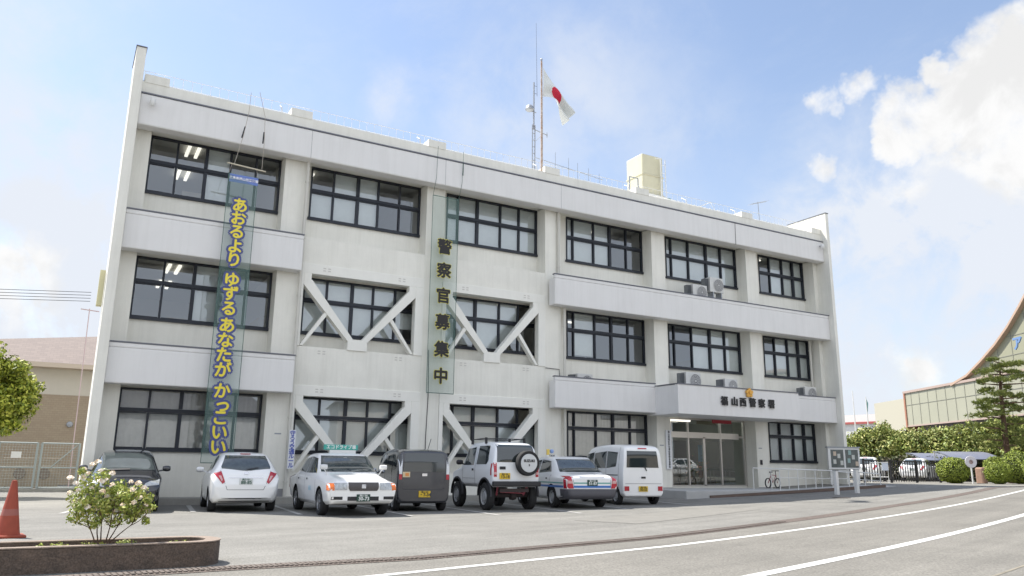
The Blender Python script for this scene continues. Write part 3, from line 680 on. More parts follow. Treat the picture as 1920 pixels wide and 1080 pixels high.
t.tube([(-.38, 0, 10.0), (-.45, 0, 9.7)], .006, 4); t.tube([(.35, 0, 9.95), (.40, 0, 9.7)], .006, 4); t.build('rope', mat('rope_tan', (.40, .36, .30), .8), b1)
t = MB(); t.tube([(-.08, .16, 11.35), (-.16, .10, 10.95)], .022, 6); t.tube([(.50, .16, 11.3), (.48, .10, 10.9)], .022, 6); build_each(t, 'rope_weight', m_dark, b1)
t = MB(); t.box(-.42, .42, -.012, .0, 9.44, 9.69); t.build('header_strip', mat('header_blue', (.13, .20, .50), .6), b1)
t = MB(); put_text(t, '広島県福山西警察署', .095, face_m(0, -.016, 9.565), .003, .002); t.build('header_lettering', mat('header_white', (.7, .7, .75), .6), b1)
zz = [8.70, 8.29, 7.87, 7.42, 7.0, 6.39, 5.97, 5.53, 5.03, 4.59, 4.16, 3.73, 3.13, 2.74, 2.38, 1.97, 1.56]
xx = [-.08, -.10, -.11, -.12, -.13, -.14, -.14, -.15, -.16, -.17, -.18, -.17, -.11, -.02, -.08, -.06, -.05]
A = MB(); B = MB()
for s, z, x in zip('あおるよりゆずるあなたがかっこいい', zz, xx):
    letter(s, .47, face_m(x * .6, -.034, z), m_yel, b1, .015, .080, m_out)
b2 = empty('hanging_banner', (10.93, 24.05, 0), 0, 'long net banner with six dark kanji outlined in yellow between the braced bays', 'banner', 'banners hanging on the facade')
t = MB(); vs = [(x, .02 * math.sin(z * 1.7), z) for z in [3.52 + (10.45 - 3.52) * k / n_s for k in range(n_s + 1)] for x in (-.50, .0, .50)]
t.add(vs, [(3 * k + j, 3 * k + j + 1, 3 * k + j + 4, 3 * k + j + 3) for k in range(n_s) for j in range(2)]); t.build('net', m_net, b2, fix=False)
t = MB()
for x in (-.50, .50): t.tube([(x, 0, 3.52), (x, 0, 10.45)], .009, 5)
for z in (3.52, 10.45): t.tube([(-.5, 0, z), (.5, 0, z)], .013, 5)
t.tube([(-.5, 0, 10.45), (-.5, -.24, 11.0), (-.48, -.26, 12.2)], .007, 5); t.tube([(.5, 0, 10.45), (.5, -.24, 11.0), (.52, -.26, 12.2)], .007, 5); t.tube([(.52, -.26, 11.3), (.52, -.26, 11.75)], .018, 5)
t.build('edge_rope', mat('rope_green', (.06, .12, .10), .8), b2)
A = MB(); B = MB()
for s, z in zip('警察官募集中', (8.58, 7.73, 6.83, 5.91, 4.97, 4.06)):
    letter(s, .56, face_m(.0, -.028, z), m_brn, b2, .020, .036, m_yo)

# ------------------------------------------------------------------ things on the roof
fp = empty('flagpole', (15.02, YB + .33, 11.8), 0, 'tall rusty white flagpole bolted to the roof edge', 'flagpole')
t = MB(); t.tube([(0, 0, 0), (0, 0, 1.0), (-.02, 0, 5.25)], [.05, .042, .032], 10); t.build('pole', m_rust, fp, smooth=True)
t = MB(); t.box(-.09, .09, -.06, .06, .1, .16); t.box(-.09, .09, -.06, .06, .35, .41); t.box(.05, .09, -.04, .04, 0, .6); t.build('bracket', m_wh, fp)
t = MB(); t.lathe([(0, 5.36), (.035, 5.33), (.045, 5.28), (.03, 5.22)], (-.02, 0, 0), 'Z', 12); t.build('finial', m_grey, fp, smooth=True)
t = MB(); t.tube([(.05, 0, .8), (.04, 0, 5.2)], .006, 4); t.build('halyard', m_wh, fp)
fl_ = MB(); ns, nt2 = 64, 40
def bez(p, t): return (p[0] * (1 - t) ** 3 + p[1] * 3 * t * (1 - t) ** 2 + p[2] * 3 * t * t * (1 - t) + p[3] * t ** 3)
top = [Vector(q) for q in ((15.08, 16.75), (15.55, 16.35), (16.0, 15.75), (16.46, 15.05))]
bot = [Vector(q) for q in ((15.08, 15.48), (15.50, 15.75), (15.75, 15.30), (16.08, 14.55))]
vs = []
for i in range(ns + 1):
    s = i / ns; a = bez(top, s); b = bez(bot, s)
    for k in range(nt2 + 1):
        q = k / nt2; p = a.lerp(b, q)
        vs.append((p.x + .02 * math.sin(s * 9 + q * 4), .22 * s * math.sin(q * 8.5 + s * 5) + .05 * math.sin(s * 10), p.y - .05 * s * math.sin(q * math.pi)))
fs = []; mi = []
for i in range(ns):
    for k in range(nt2):
        fs.append((i * (nt2 + 1) + k, i * (nt2 + 1) + k + 1, (i + 1) * (nt2 + 1) + k + 1, (i + 1) * (nt2 + 1) + k))
        s = (i + .5) / ns; q = (k + .5) / nt2; mi.append(1 if math.hypot((s - .50) * 1.5, q - .45) < .25 else 0)
fl_.v = vs; fl_.f = fs; fl_.mi = mi
of = fl_.build('flag', [mat('flag_white', (.72, .74, .72), .8), mat('flag_red', (.62, .03, .07), .8)], None, smooth='all', fix=False)
for v in of.data.vertices: v.co.x -= 15.02
of.location = (15.02, YB + .33, 0); tag(of, 'drooping white national flag with a red disc flying from the rusty pole', 'flag')
am = empty('antenna_mast', (15.74, 26, 11.75), 0, 'grey antenna mast with a dome and a long thin whip beside the flagpole', 'antenna')
t = MB()
for x in (-.06, .06): t.tube([(x, 0, 0), (x, 0, 3.4)], .028, 6)
t.tube([(0, 0, 3.2), (0, 0, 5.35)], .035, 8)
for k in range(10): t.box(-.06, .06, -.012, .012, .3 + .3 * k, .33 + .3 * k)
t.build('mast_pole', m_grey, am)
t = MB(); t.tube([(.16, 0, 4.75), (.10, 0, 8.2)], [.013, .008], 6); t.tube([(0, 0, 5.2), (.16, 0, 5.2)], .012, 5); t.tube([(0, 0, 4.85), (.16, 0, 4.85)], .012, 5); t.build('whip_antenna', mat('whip_grey', (.20, .24, .32), .5), am)
t = MB(); t.lathe([(0, .22), (.10, .19), (.17, .10), (.19, .0), (.15, -.05), (0, -.07)], (-.20, 0, 4.05), 'Z', 20); t.build('dome', m_grey, am, smooth=True)
t = MB(); t.tube([(-.2, 0, 4.0), (.12, 0, 3.98)], .02, 5); t.tube([(-.1, 0, 3.22), (.68, 0, 3.08)], .022, 6); t.tube([(.1, 0, 2.7), (.45, 0, 3.1)], .012, 5); t.tube([(.66, 0, 2.98), (.66, 0, 3.2)], .02, 5); t.build('cross_arm', m_grey, am)
ra = empty('antenna_row', (16.5, 25.2, 12.0), 0, 'row of thin vertical rods on a horizontal bar behind the railing right of the flagpole', 'antenna')
t = MB(); t.tube([(-1.2, 0, 1.32), (2.2, 0, 1.02)], .014, 5)
for k, x in enumerate((-.2, .45, .9, 1.45, 2.0)): t.tube([(x, 0, .2), (x, 0, 1.75 - .12 * k)], .010, 4)
t.build('rods', m_grey, ra)
tk = empty('water_tank', (22.5, 27.2, 11.75), 0, 'tall cream water tank on a steel stand on the roof', 'water tank')
t = MB(); t.box(0, 1.25, 0, 1.2, 2.05, 4.05); t.build('tank_body', mat('tank_cream', (.62, .59, .43), .55, var=.10, vscale=2.5, streak=.2), tk, bevel=.05)
t = MB(); t.box(-.03, 1.28, -.03, 1.23, 3.0, 3.04); t.box(-.03, 1.28, -.03, 1.23, 2.05, 2.12); build_each(t, 'tank_flange', mat('tank_cream2', (.55, .52, .39), .6), tk)
t = MB()
for x in (0.05, 1.2):
    for y in (.05, 1.15): t.box(x - .04, x + .04, y - .04, y + .04, 0, 2.05)
t.box(-.1, 1.35, -.1, -.02, 1.93, 2.04); t.tube([(0, 0, .2), (1.2, 0, 1.9)], .03, 5); t.tube([(0.05, 1.1, .2), (.05, 0.05, 1.9)], .03, 5); t.build('stand', m_wh, tk)
t = MB()
for x in (-.95, -.45): t.tube([(x, -.2, .2), (x, -.2, 2.6)], .035, 6)
t.tube([(-.95, -.2, 2.6), (-.45, -.2, 2.6), (-.3, 0, 2.55), (.0, .1, 1.5)], .03, 6); t.build('ladder_frame', m_grey, tk)
t = MB(); t.tube([(1.0, -.15, .1), (1.0, -.15, 3.95)], .03, 6); t.tube([(1.3, -.15, .1), (1.28, -.15, 3.9)], .02, 6); t.tube([(.75, -.1, 3.9), (1.0, -.15, 3.9)], .02, 5)
for k in range(9): t.tube([(1.0, -.15, .4 + k * .4), (1.28, -.15, .4 + k * .4)], .01, 4)
t.build('pipe_ladder', m_wh, tk)
t = MB(); t.lathe([(0, 0), (.12, .02), (.16, .10), (0, .12)], (1.5, 0, 1.9), 'Z', 12); t.build('valve', mat('valve_green', (.10, .25, .20), .5), tk)
ph = empty('roof_pipe_rack', (23.9, 25.2, 11.9), 0, 'low tangle of white pipes and struts on the roof right of the water tank', 'pipes')
t = MB(); rnd = random.Random(3)
for k in range(14):
    x = -2.2 + k * .28; t.tube([(x, 0, .2), (x + rnd.uniform(-.25, .25), 0, .95)], .022, 5)
t.tube([(-2.3, 0, .95), (1.6, 0, .85)], .022, 5); t.tube([(.2, 0, .9), (.9, 0, 1.25), (1.3, 0, .7)], .02, 5); t.build('struts', m_wh, ph)
t = MB(); t.box(1.5, 1.7, 0, .3, .3, .62); t.box(1.85, 2.1, 0, .3, .3, .6); build_each(t, 'valve_box', m_dark, ph)
ta = empty('television_antenna', (27.4, 24.7, 12.2), 0, 'small television antenna on a thin mast near the east end of the roof', 'antenna')
t = MB(); t.tube([(0, 0, 0), (-.05, 0, 1.28)], .016, 6); t.build('mast_pole', m_grey, ta)
t = MB(); t.tube([(-.52, 0, 1.08), (.52, 0, 1.40)], .010, 5)
for k in range(7): t.tube([(-.5 + k * .16, -.22, 1.09 + k * .05), (-.5 + k * .16, .22, 1.09 + k * .05)], .007, 4)
t.build('elements', m_grey, ta)

# ------------------------------------------------------------------ cars
m_tyre = mat('tyre_rubber', (.022, .022, .023), .85); m_well = mat('wheel_well', (.008, .008, .009), .9)
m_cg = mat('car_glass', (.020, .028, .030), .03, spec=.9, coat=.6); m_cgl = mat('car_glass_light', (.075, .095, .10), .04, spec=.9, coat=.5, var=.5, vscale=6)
m_red = mat('tail_light_red', (.42, .012, .03), .15, coat=.6); m_amb = mat('indicator_amber', (.75, .17, .02), .2, coat=.5); m_clear = mat('headlight_clear', (.55, .58, .60), .12, .25, coat=.8, var=.5, vscale=22)
m_trim = mat('black_trim', (.022, .022, .026), .55); m_chr = mat('chrome', (.7, .7, .72), .12, 1.0); m_rim = mat('alloy_rim', (.50, .51, .53), .3, .8); m_stl = mat('steel_rim', (.38, .39, .40), .45); m_line = mat('panel_gap', (.05, .05, .06), .7)
m_pw = mat('plate_white', (.66, .68, .66), .5); m_py = mat('plate_yellow', (.68, .46, .03), .5); m_pg = mat('plate_dark_green', (.02, .06, .045), .5); m_ptg = mat('plate_text_green', (.03, .10, .07), .6); m_ptw = mat('plate_text_white', (.75, .78, .76), .6); m_ptk = mat('plate_text_black', (.03, .03, .03), .6)
def half(st, j):
    x, zb, zbelt, zt, wl, wb, wt = st
    return [(0, zb), (wl * .90, zb), (wl, zb + .09), ((wl + wb) / 2 + .012, (zb + zbelt) * .5), (wb, zbelt), (wt, zt - .055), (wt - .11, zt), (0, zt + .022)][j]
def car_body(st, paint, wheels, wr, ww, parent, belt=.55, low=.6, roof=.25, ends=.35):
    vs = []; fs = []; n = 14
    for s in st:
        ring = [half(s, 0)] + [half(s, j) for j in range(1, 7)] + [half(s, 7)] + [(-half(s, j)[0], half(s, j)[1]) for j in range(6, 0, -1)]
        vs += [(s[0], y, z) for y, z in ring]
    for i in range(len(st) - 1):
        for k in range(n): fs.append((i * n + k, i * n + (k + 1) % n, (i + 1) * n + (k + 1) % n, (i + 1) * n + k))
    for e_ in (0, len(st) - 1):
        o = e_ * n
        fs.append((o, o + 1, o + 13)); fs.append((o + 7, o + 6, o + 8))
        for j in range(1, 6): fs.append((o + j, o + j + 1, o + 14 - j - 1, o + 14 - j))
    me = bpy.data.meshes.new('c'); me.from_pydata(vs, [], fs); bm = bmesh.new(); bm.from_mesh(me); bmesh.ops.recalc_face_normals(bm, faces=bm.faces)
    cl = bm.edges.layers.float.new('crease_edge'); bm.verts.ensure_lookup_table()
    for e_ in bm.edges:
        a, b = e_.verts[0].index, e_.verts[1].index
        if a // n != b // n:
            j = a % n; j = min(j, 14 - j)
            if j == 4: e_[cl] = belt
            if j == 6: e_[cl] = roof
            if j == 5: e_[cl] = roof * .6
            if j in (1, 2): e_[cl] = low
        elif a // n in (0, len(st) - 1): e_[cl] = ends
    bm.to_mesh(me); bm.free(); me.materials.append(paint); me.materials.append(m_well)
    o = bpy.data.objects.new('body', me); C.objects.link(o)
    sb = o.modifiers.new('s', 'SUBSURF'); sb.levels = sb.render_levels = 3
    dg = bpy.context.evaluated_depsgraph_get(); me2 = bpy.data.meshes.new_from_object(o.evaluated_get(dg)); o.modifiers.clear(); o.data = me2
    bvh = BVHTree.FromPolygons([v.co.copy() for v in me2.vertices], [tuple(p.vertices) for p in me2.polygons])
    # cut the wheel arches
    cut = MB(); W_ = max(s[5] for s in st)
    for wx in wheels:
        for sgn in (-1, 1):
            a, b = sorted((sgn * (W_ - ww - .10), sgn * (W_ + .3)))
            r_ = wr + .055
            pts = [(wx + r_ * math.cos(t), wr + .01 + r_ * math.sin(t)) for t in [k * 2 * math.pi / 32 for k in range(32)]]
            cut.prism_y(pts, a, b, 1)
    co = cut.build('cut', [paint, m_well])
    bo = o.modifiers.new('b', 'BOOLEAN'); bo.object = co; bo.operation = 'DIFFERENCE'; bo.solver = 'EXACT'
    dg = bpy.context.evaluated_depsgraph_get(); me3 = bpy.data.meshes.new_from_object(o.evaluated_get(dg)); o.modifiers.clear(); o.data = me3; bpy.data.objects.remove(co)
    me3.polygons.foreach_set('use_smooth', [True] * len(me3.polygons)); me3.set_sharp_from_angle(angle=R(32))
    o.parent = parent; o.name = 'body'
    return o, bvh
AX = {'L': (Vector((0, -1, 0)), 'xz', 1), 'R': (Vector((0, 1, 0)), 'xz', -1), 'F': (Vector((-1, 0, 0)), 'yz', 1), 'B': (Vector((1, 0, 0)), 'yz', -1), 'T': (Vector((0, 0, -1)), 'xy', 1)}
class Car:
    def __init__(s, root, body, bvh): s.root = root; s.body = body; s.bvh = bvh
    def hit(s, ax, a, b, off):
        d, pl, sg = AX[ax]
        if pl == 'xz': o = Vector((a, 5 * sg, b))
        elif pl == 'yz': o = Vector((5 * sg, a, b))
        else: o = Vector((a, b, 5))
        h = s.bvh.ray_cast(o, d, 12)
        if h[0] is None:
            h = s.bvh.find_nearest(o - (-d) * 5 + d * 0)
        return h[0] + h[1] * off if h[0] else o
    def patch(s, name, ax, poly, material, off=.007, parent=None, nr=None, nc=None, mb=None):
        bs = [p[1] for p in poly]; b0, b1 = min(bs), max(bs); own = mb is None; mb = mb or MB()
        if nr is None: nr = max(1, int((b1 - b0) / .045))
        aw = max(p[0] for p in poly) - min(p[0] for p in poly); 
        if nc is None: nc = max(1, int(aw / .055))
        vs = []
        for i in range(nr + 1):
            b = b0 + (b1 - b0) * i / nr; bb = min(max(b, b0 + 1e-5), b1 - 1e-5); xs_ = []
            for k in range(len(poly)):
                p, q = poly[k], poly[(k + 1) % len(poly)]
                if (p[1] - bb) * (q[1] - bb) <= 0 and abs(p[1] - q[1]) > 1e-9: xs_.append(p[0] + (q[0] - p[0]) * (bb - p[1]) / (q[1] - p[1]))
            if not xs_: xs_ = [poly[0][0]]
            a0, a1 = min(xs_), max(xs_)
            for j_ in range(nc + 1): vs.append(s.hit(ax, a0 + (a1 - a0) * j_ / nc, b, off))
        mb.add(vs, [(i * (nc + 1) + j_, i * (nc + 1) + j_ + 1, (i + 1) * (nc + 1) + j_ + 1, (i + 1) * (nc + 1) + j_) for i in range(nr) for j_ in range(nc)])
        if own:
            o = mb.build(name, material, parent or s.root, smooth='all', fix=False)
            d = AX[ax][0]
            if sum((p.normal.dot(d) for p in o.data.polygons)) > 0: o.data.flip_normals()
            return o
    def both(s, name, poly, material, off=.007, parent=None):
        s.patch(name, 'L', poly, material, off, parent); s.patch(name, 'R', poly, material, off, parent)
    def line(s, ax, pts, wd=.012, off=.004, material=None, name='panel_line'):
        mb = MB()
        for p, q in zip(pts[:-1], pts[1:]):
            dx, dy = q[0] - p[0], q[1] - p[1]; L = math.hypot(dx, dy); n = max(1, int(L / .06)); nx, ny = -dy / L * wd / 2, dx / L * wd / 2; vs = []
            for k in range(n + 1):
                t = k / n; vs += [s.hit(ax, p[0] + dx * t + nx, p[1] + dy * t + ny, off), s.hit(ax, p[0] + dx * t - nx, p[1] + dy * t - ny, off)]
            mb.add(vs, [(2 * k, 2 * k + 1, 2 * k + 3, 2 * k + 2) for k in range(n)])
        o = mb.build(name, material or m_line, s.root, fix=False)
        if sum((p.normal.dot(AX[ax][0]) for p in o.data.polygons)) > 0: o.data.flip_normals()
    def side_lines(s, pts, **k): s.line('L', pts, **k); s.line('R', pts, **k)
    def wheels(s, xs_, wr, ww, track, style='alloy'):
        for x in xs_:
            for sg in (-1, 1):
                t = MB(); a, b = -ww / 2, ww / 2
                t.lathe([(wr * .62, a), (wr * .70, a), (wr * .93, a), (wr, a + .03), (wr, b - .03), (wr * .93, b), (wr * .70, b), (wr * .62, b)], (0, 0, 0), 'Y', 32, caps=False)
                o = t.build('wheel', m_tyre, s.root, smooth=True); o.location = (x, sg * track, wr)
                r_ = MB(); f = sg * (ww / 2 - .012); rr_ = wr * .66
                r_.lathe([(rr_, f + sg * .006), (rr_ * .93, f + sg * .004), (rr_ * .88, f - sg * .03), (0.02, f - sg * .045)], (0, 0, 0), 'Y', 28, 0 if style != 'alloy' else 1, caps=False)
                if style == 'alloy':
                    r_.lathe([(rr_, f + sg * .008), (rr_ * .88, f + sg * .006), (rr_ * .86, f - sg * .02)], (0, 0, 0), 'Y', 28, caps=False)
                    for k in range(5):
                        tt = k * 2 * math.pi / 5 + .3; c, sn = math.cos(tt), math.sin(tt); hw = .035
                        q = [(-sn * hw * .7 + c * .03, c * hw * .7 + sn * .03), (sn * hw * .7 + c * .03, -c * hw * .7 + sn * .03), (c * rr_ * .9 + sn * hw, sn * rr_ * .9 - c * hw), (c * rr_ * .9 - sn * hw, sn * rr_ * .9 + c * hw)]
                        r_.prism_y([(p[0], p[1]) for p in q], f - sg * .015, f + sg * .002)
                    r_.lathe([(.045, f - sg * .02), (.045, f + sg * .006)], (0, 0, 0), 'Y', 12)
                elif style == 'steel':
                    r_.lathe([(rr_ * .55, f - sg * .03), (rr_ * .5, f + sg * .002), (.02, f + sg * .004)], (0, 0, 0), 'Y', 20)
                    for k in range(8):
                        tt = k * math.pi / 4; r_.lathe([(.016, f - sg * .036), (.016, f - sg * .026)], (rr_ * .72 * math.cos(tt), 0, rr_ * .72 * math.sin(tt)), 'Y', 8, 1)
                r_.build('rim', [m_rim if style == 'alloy' else m_stl, m_well], o, smooth=True, fix=True)
    def mirror(s, x, z, w_, mt, fender=False):
        for sg in (-1, 1):
            t = MB()
            if fender:
                t.tube([(x, sg * (w_ - .16), z), (x + .05, sg * (w_ - .06), z + .17)], .013, 6)
                t.lathe([(.0, -.09), (.055, -.085), (.065, 0), (.055, .085), (0, .09)], (x + .05, sg * (w_ - .04), z + .22), 'Y', 14)
            else:
                t.tube([(x, sg * (w_ - .06), z), (x, sg * (w_ + .06), z + .02)], .02, 6)
                t.lathe([(0, -.10), (.06, -.09), (.075, -.02), (.075, .05), (.05, .095), (0, .10)], (x, sg * (w_ + .12), z + .06), 'Y', 14)
            t.build('door_mirror' if not fender else 'fender_mirror', mt, s.root, smooth=True)
    def plate(s, end, y, z, pm, tm, top, big, tilt=0):
        sg = 1 if end == 'F' else -1; p = s.hit(end, y, z, .012)
        x = p.x; o = MB(); o.box(min(x, x + sg * .012), max(x, x + sg * .012), y - .165, y + .165, z - .083, z + .083)
        ob = o.build('number_plate', pm, s.root, bevel=.004)
        M = Matrix.Translation((x + sg * .016, y, z)) @ Matrix.Rotation(R(90) * sg, 4, 'Z') @ Matrix.Rotation(R(90), 4, 'X')
        t = MB(); put_text(t, top, .052, M @ Matrix.Translation((0, .052, 0)), .001, .001); put_text(t, big, .115, M @ Matrix.Translation((.01, -.022, 0)), .003, .001)
        t.build('plate_number', tm, ob)
def place(name, x, y, hd, front_cam, half_len, label, cat='car', group='cars parked in front of the building', scale=.94, z=0.0):
    """x, y: centre of the end that faces the camera; hd: degrees clockwise from +Y of the axis away from the camera"""
    dx, dy = math.sin(R(hd)), math.cos(R(hd)); cx, cy = x + dx * half_len * scale, y + dy * half_len * scale
    a = math.atan2(-dy, -dx) if front_cam else math.atan2(dy, dx)
    return empty(name, (cx, cy, gz(cx) + z), a, label, cat, group, scale)

m_pwhite = mat('paint_white', (.86, .86, .85), .28, coat=.8); m_pblue = mat('paint_pale_blue', (.62, .70, .78), .3, coat=.7)
# 1 dark hatchback facing the camera
def dark_car():
    r = place('parked_car', 1.42, 20.3, 4, True, 2.2, 'glossy dark grey car facing the camera behind the rose bush, leftmost of the parked row')
    p = mat('paint_dark', (.020, .022, .028), .18, coat=1.0)
    st = [(-2.2, .32, .74, .82, .72, .78, .66), (-2.1, .24, .85, 1.15, .80, .84, .70), (-1.75, .2, .93, 1.48, .83, .86, .62), (-.8, .2, .93, 1.55, .84, .86, .62), (.25, .2, .91, 1.53, .84, .86, .62), (1.25, .2, .88, 1.03, .83, .86, .70), (1.95, .22, .76, .88, .80, .84, .66), (2.15, .26, .60, .74, .74, .80, .60), (2.22, .34, .52, .60, .62, .68, .52)]
    b, v = car_body(st, p, (1.35, -1.3), .31, .2, r); c = Car(r, b, v)
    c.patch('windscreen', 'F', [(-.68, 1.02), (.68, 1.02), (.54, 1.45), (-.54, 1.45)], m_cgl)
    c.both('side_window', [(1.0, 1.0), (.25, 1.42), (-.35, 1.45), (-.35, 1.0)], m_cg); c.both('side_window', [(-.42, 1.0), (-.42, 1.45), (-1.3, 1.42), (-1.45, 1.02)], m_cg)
    for y in (-1, 1): c.patch('headlight', 'F', [(y * .42, .62), (y * .78, .66), (y * .80, .80), (y * .50, .74)], m_clear, .008)
    c.patch('grille', 'F', [(-.38, .62), (.38, .62), (.42, .72), (-.42, .72)], m_trim); c.patch('lower_grille', 'F', [(-.5, .30), (.5, .30), (.56, .44), (-.56, .44)], m_trim)
    c.plate('F', 0, .52, m_pw, m_ptg, '福山 500', '12-05'); c.wheels((1.35, -1.3), .31, .2, .73); c.mirror(.85, 1.0, .85, p)
    c.side_lines([(.95, .30), (.95, .92)]); c.side_lines([(-.38, .28), (-.38, .95)]); c.line('F', [(-.62, 1.0), (.1, 1.03)], wd=.03, off=.02, material=m_trim, name='wiper')
    t = MB(); t.box(.32, .40, -.09, .09, 1.36, 1.42); t.build('rear_view_mirror', m_trim, r)
dark_car()
# 2 white hatchback, rear to the camera
def white_hatch(x, y, hd, label, front=False, group='cars parked in front of the building', z=0.0):
    r = place('parked_car', x, y, hd, front, 1.95, label, group=group, z=z)
    st = [(-1.97, .36, .60, .68, .66, .72, .60), (-1.90, .30, .76, .90, .74, .80, .68), (-1.78, .24, .88, 1.06, .80, .845, .70), (-1.42, .2, .97, 1.44, .83, .85, .60), (-.9, .2, .96, 1.51, .835, .85, .60), (.1, .2, .92, 1.49, .835, .85, .60), (1.05, .2, .88, 1.03, .83, .85, .68), (1.65, .22, .74, .86, .79, .83, .62), (1.86, .26, .58, .70, .72, .78, .56), (1.93, .34, .50, .56, .60, .66, .48)]
    b, v = car_body(st, m_pwhite, (1.22, -1.25), .29, .19, r); c = Car(r, b, v)
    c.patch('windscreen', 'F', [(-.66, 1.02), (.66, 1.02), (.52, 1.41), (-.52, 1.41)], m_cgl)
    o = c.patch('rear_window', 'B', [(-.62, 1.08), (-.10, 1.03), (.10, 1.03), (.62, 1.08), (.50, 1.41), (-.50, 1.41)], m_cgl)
    c.line('B', [(.0, 1.03), (-.05, 1.055), (-.30, 1.10)], wd=.025, off=.02, material=m_trim, name='rear_wiper')
    c.patch('brake_light', 'B', [(-.13, 1.435), (.13, 1.435), (.13, 1.46), (-.13, 1.46)], m_red, .012)
    for y_ in (-1, 1):
        c.patch('tail_light', 'B', [(y_ * .50, .74), (y_ * .56, .70), (y_ * .79, .98), (y_ * .60, 1.01)], m_red, .012)
        c.patch('reversing_lamp', 'B', [(y_ * .55, .78), (y_ * .58, .76), (y_ * .66, .90), (y_ * .60, .90)], mat('lamp_pink', (.62, .35, .35), .2, coat=.5), .016)
        c.patch('headlight', 'F', [(y_ * .38, .60), (y_ * .72, .62), (y_ * .74, .80), (y_ * .5, .74)], m_clear)
    c.both('side_window', [(.85, .99), (.12, 1.39), (-.45, 1.42), (-.45, .99)], m_cg); c.both('side_window', [(-.52, .99), (-.52, 1.42), (-1.12, 1.36), (-1.30, 1.06)], m_cg)
    c.line('B', [(-.48, .66), (-.44, .56), (.44, .56), (.48, .66)], wd=.010); c.line('B', [(-.50, .70), (-.62, 1.04)], wd=.008); c.line('B', [(.50, .70), (.62, 1.04)], wd=.008)
    c.patch('bumper_lower', 'B', [(-.62, .27), (.62, .27), (.56, .36), (-.56, .36)], m_trim, .006)
    c.plate('B', 0, .76, m_pw, m_ptg, '福山 501', '88-85')
    c.line('B', [(-.42, .86), (.42, .86)], wd=.018, off=.012, material=m_chr, name='tailgate_garnish')
    c.patch('emblem', 'B', [(-.05, .93), (.05, .93), (.05, .99), (-.05, .99)], m_chr, .014)
    c.side_lines([(.72, .26), (.74, .92)]); c.side_lines([(-.48, .26), (-.48, .95)]); c.side_lines([(-1.0, .55), (-1.18, .95)])
    c.wheels((1.22, -1.25), .29, .19, .73, 'alloy'); c.mirror(.66, .98, .84, m_pwhite)
    c.patch('grille', 'F', [(-.36, .36), (.36, .36), (.42, .50), (-.42, .50)], m_trim)
    return r
white_hatch(4.02, 19.85, 5, 'white hatchback with red tail lamps between the dark car and the taxi')
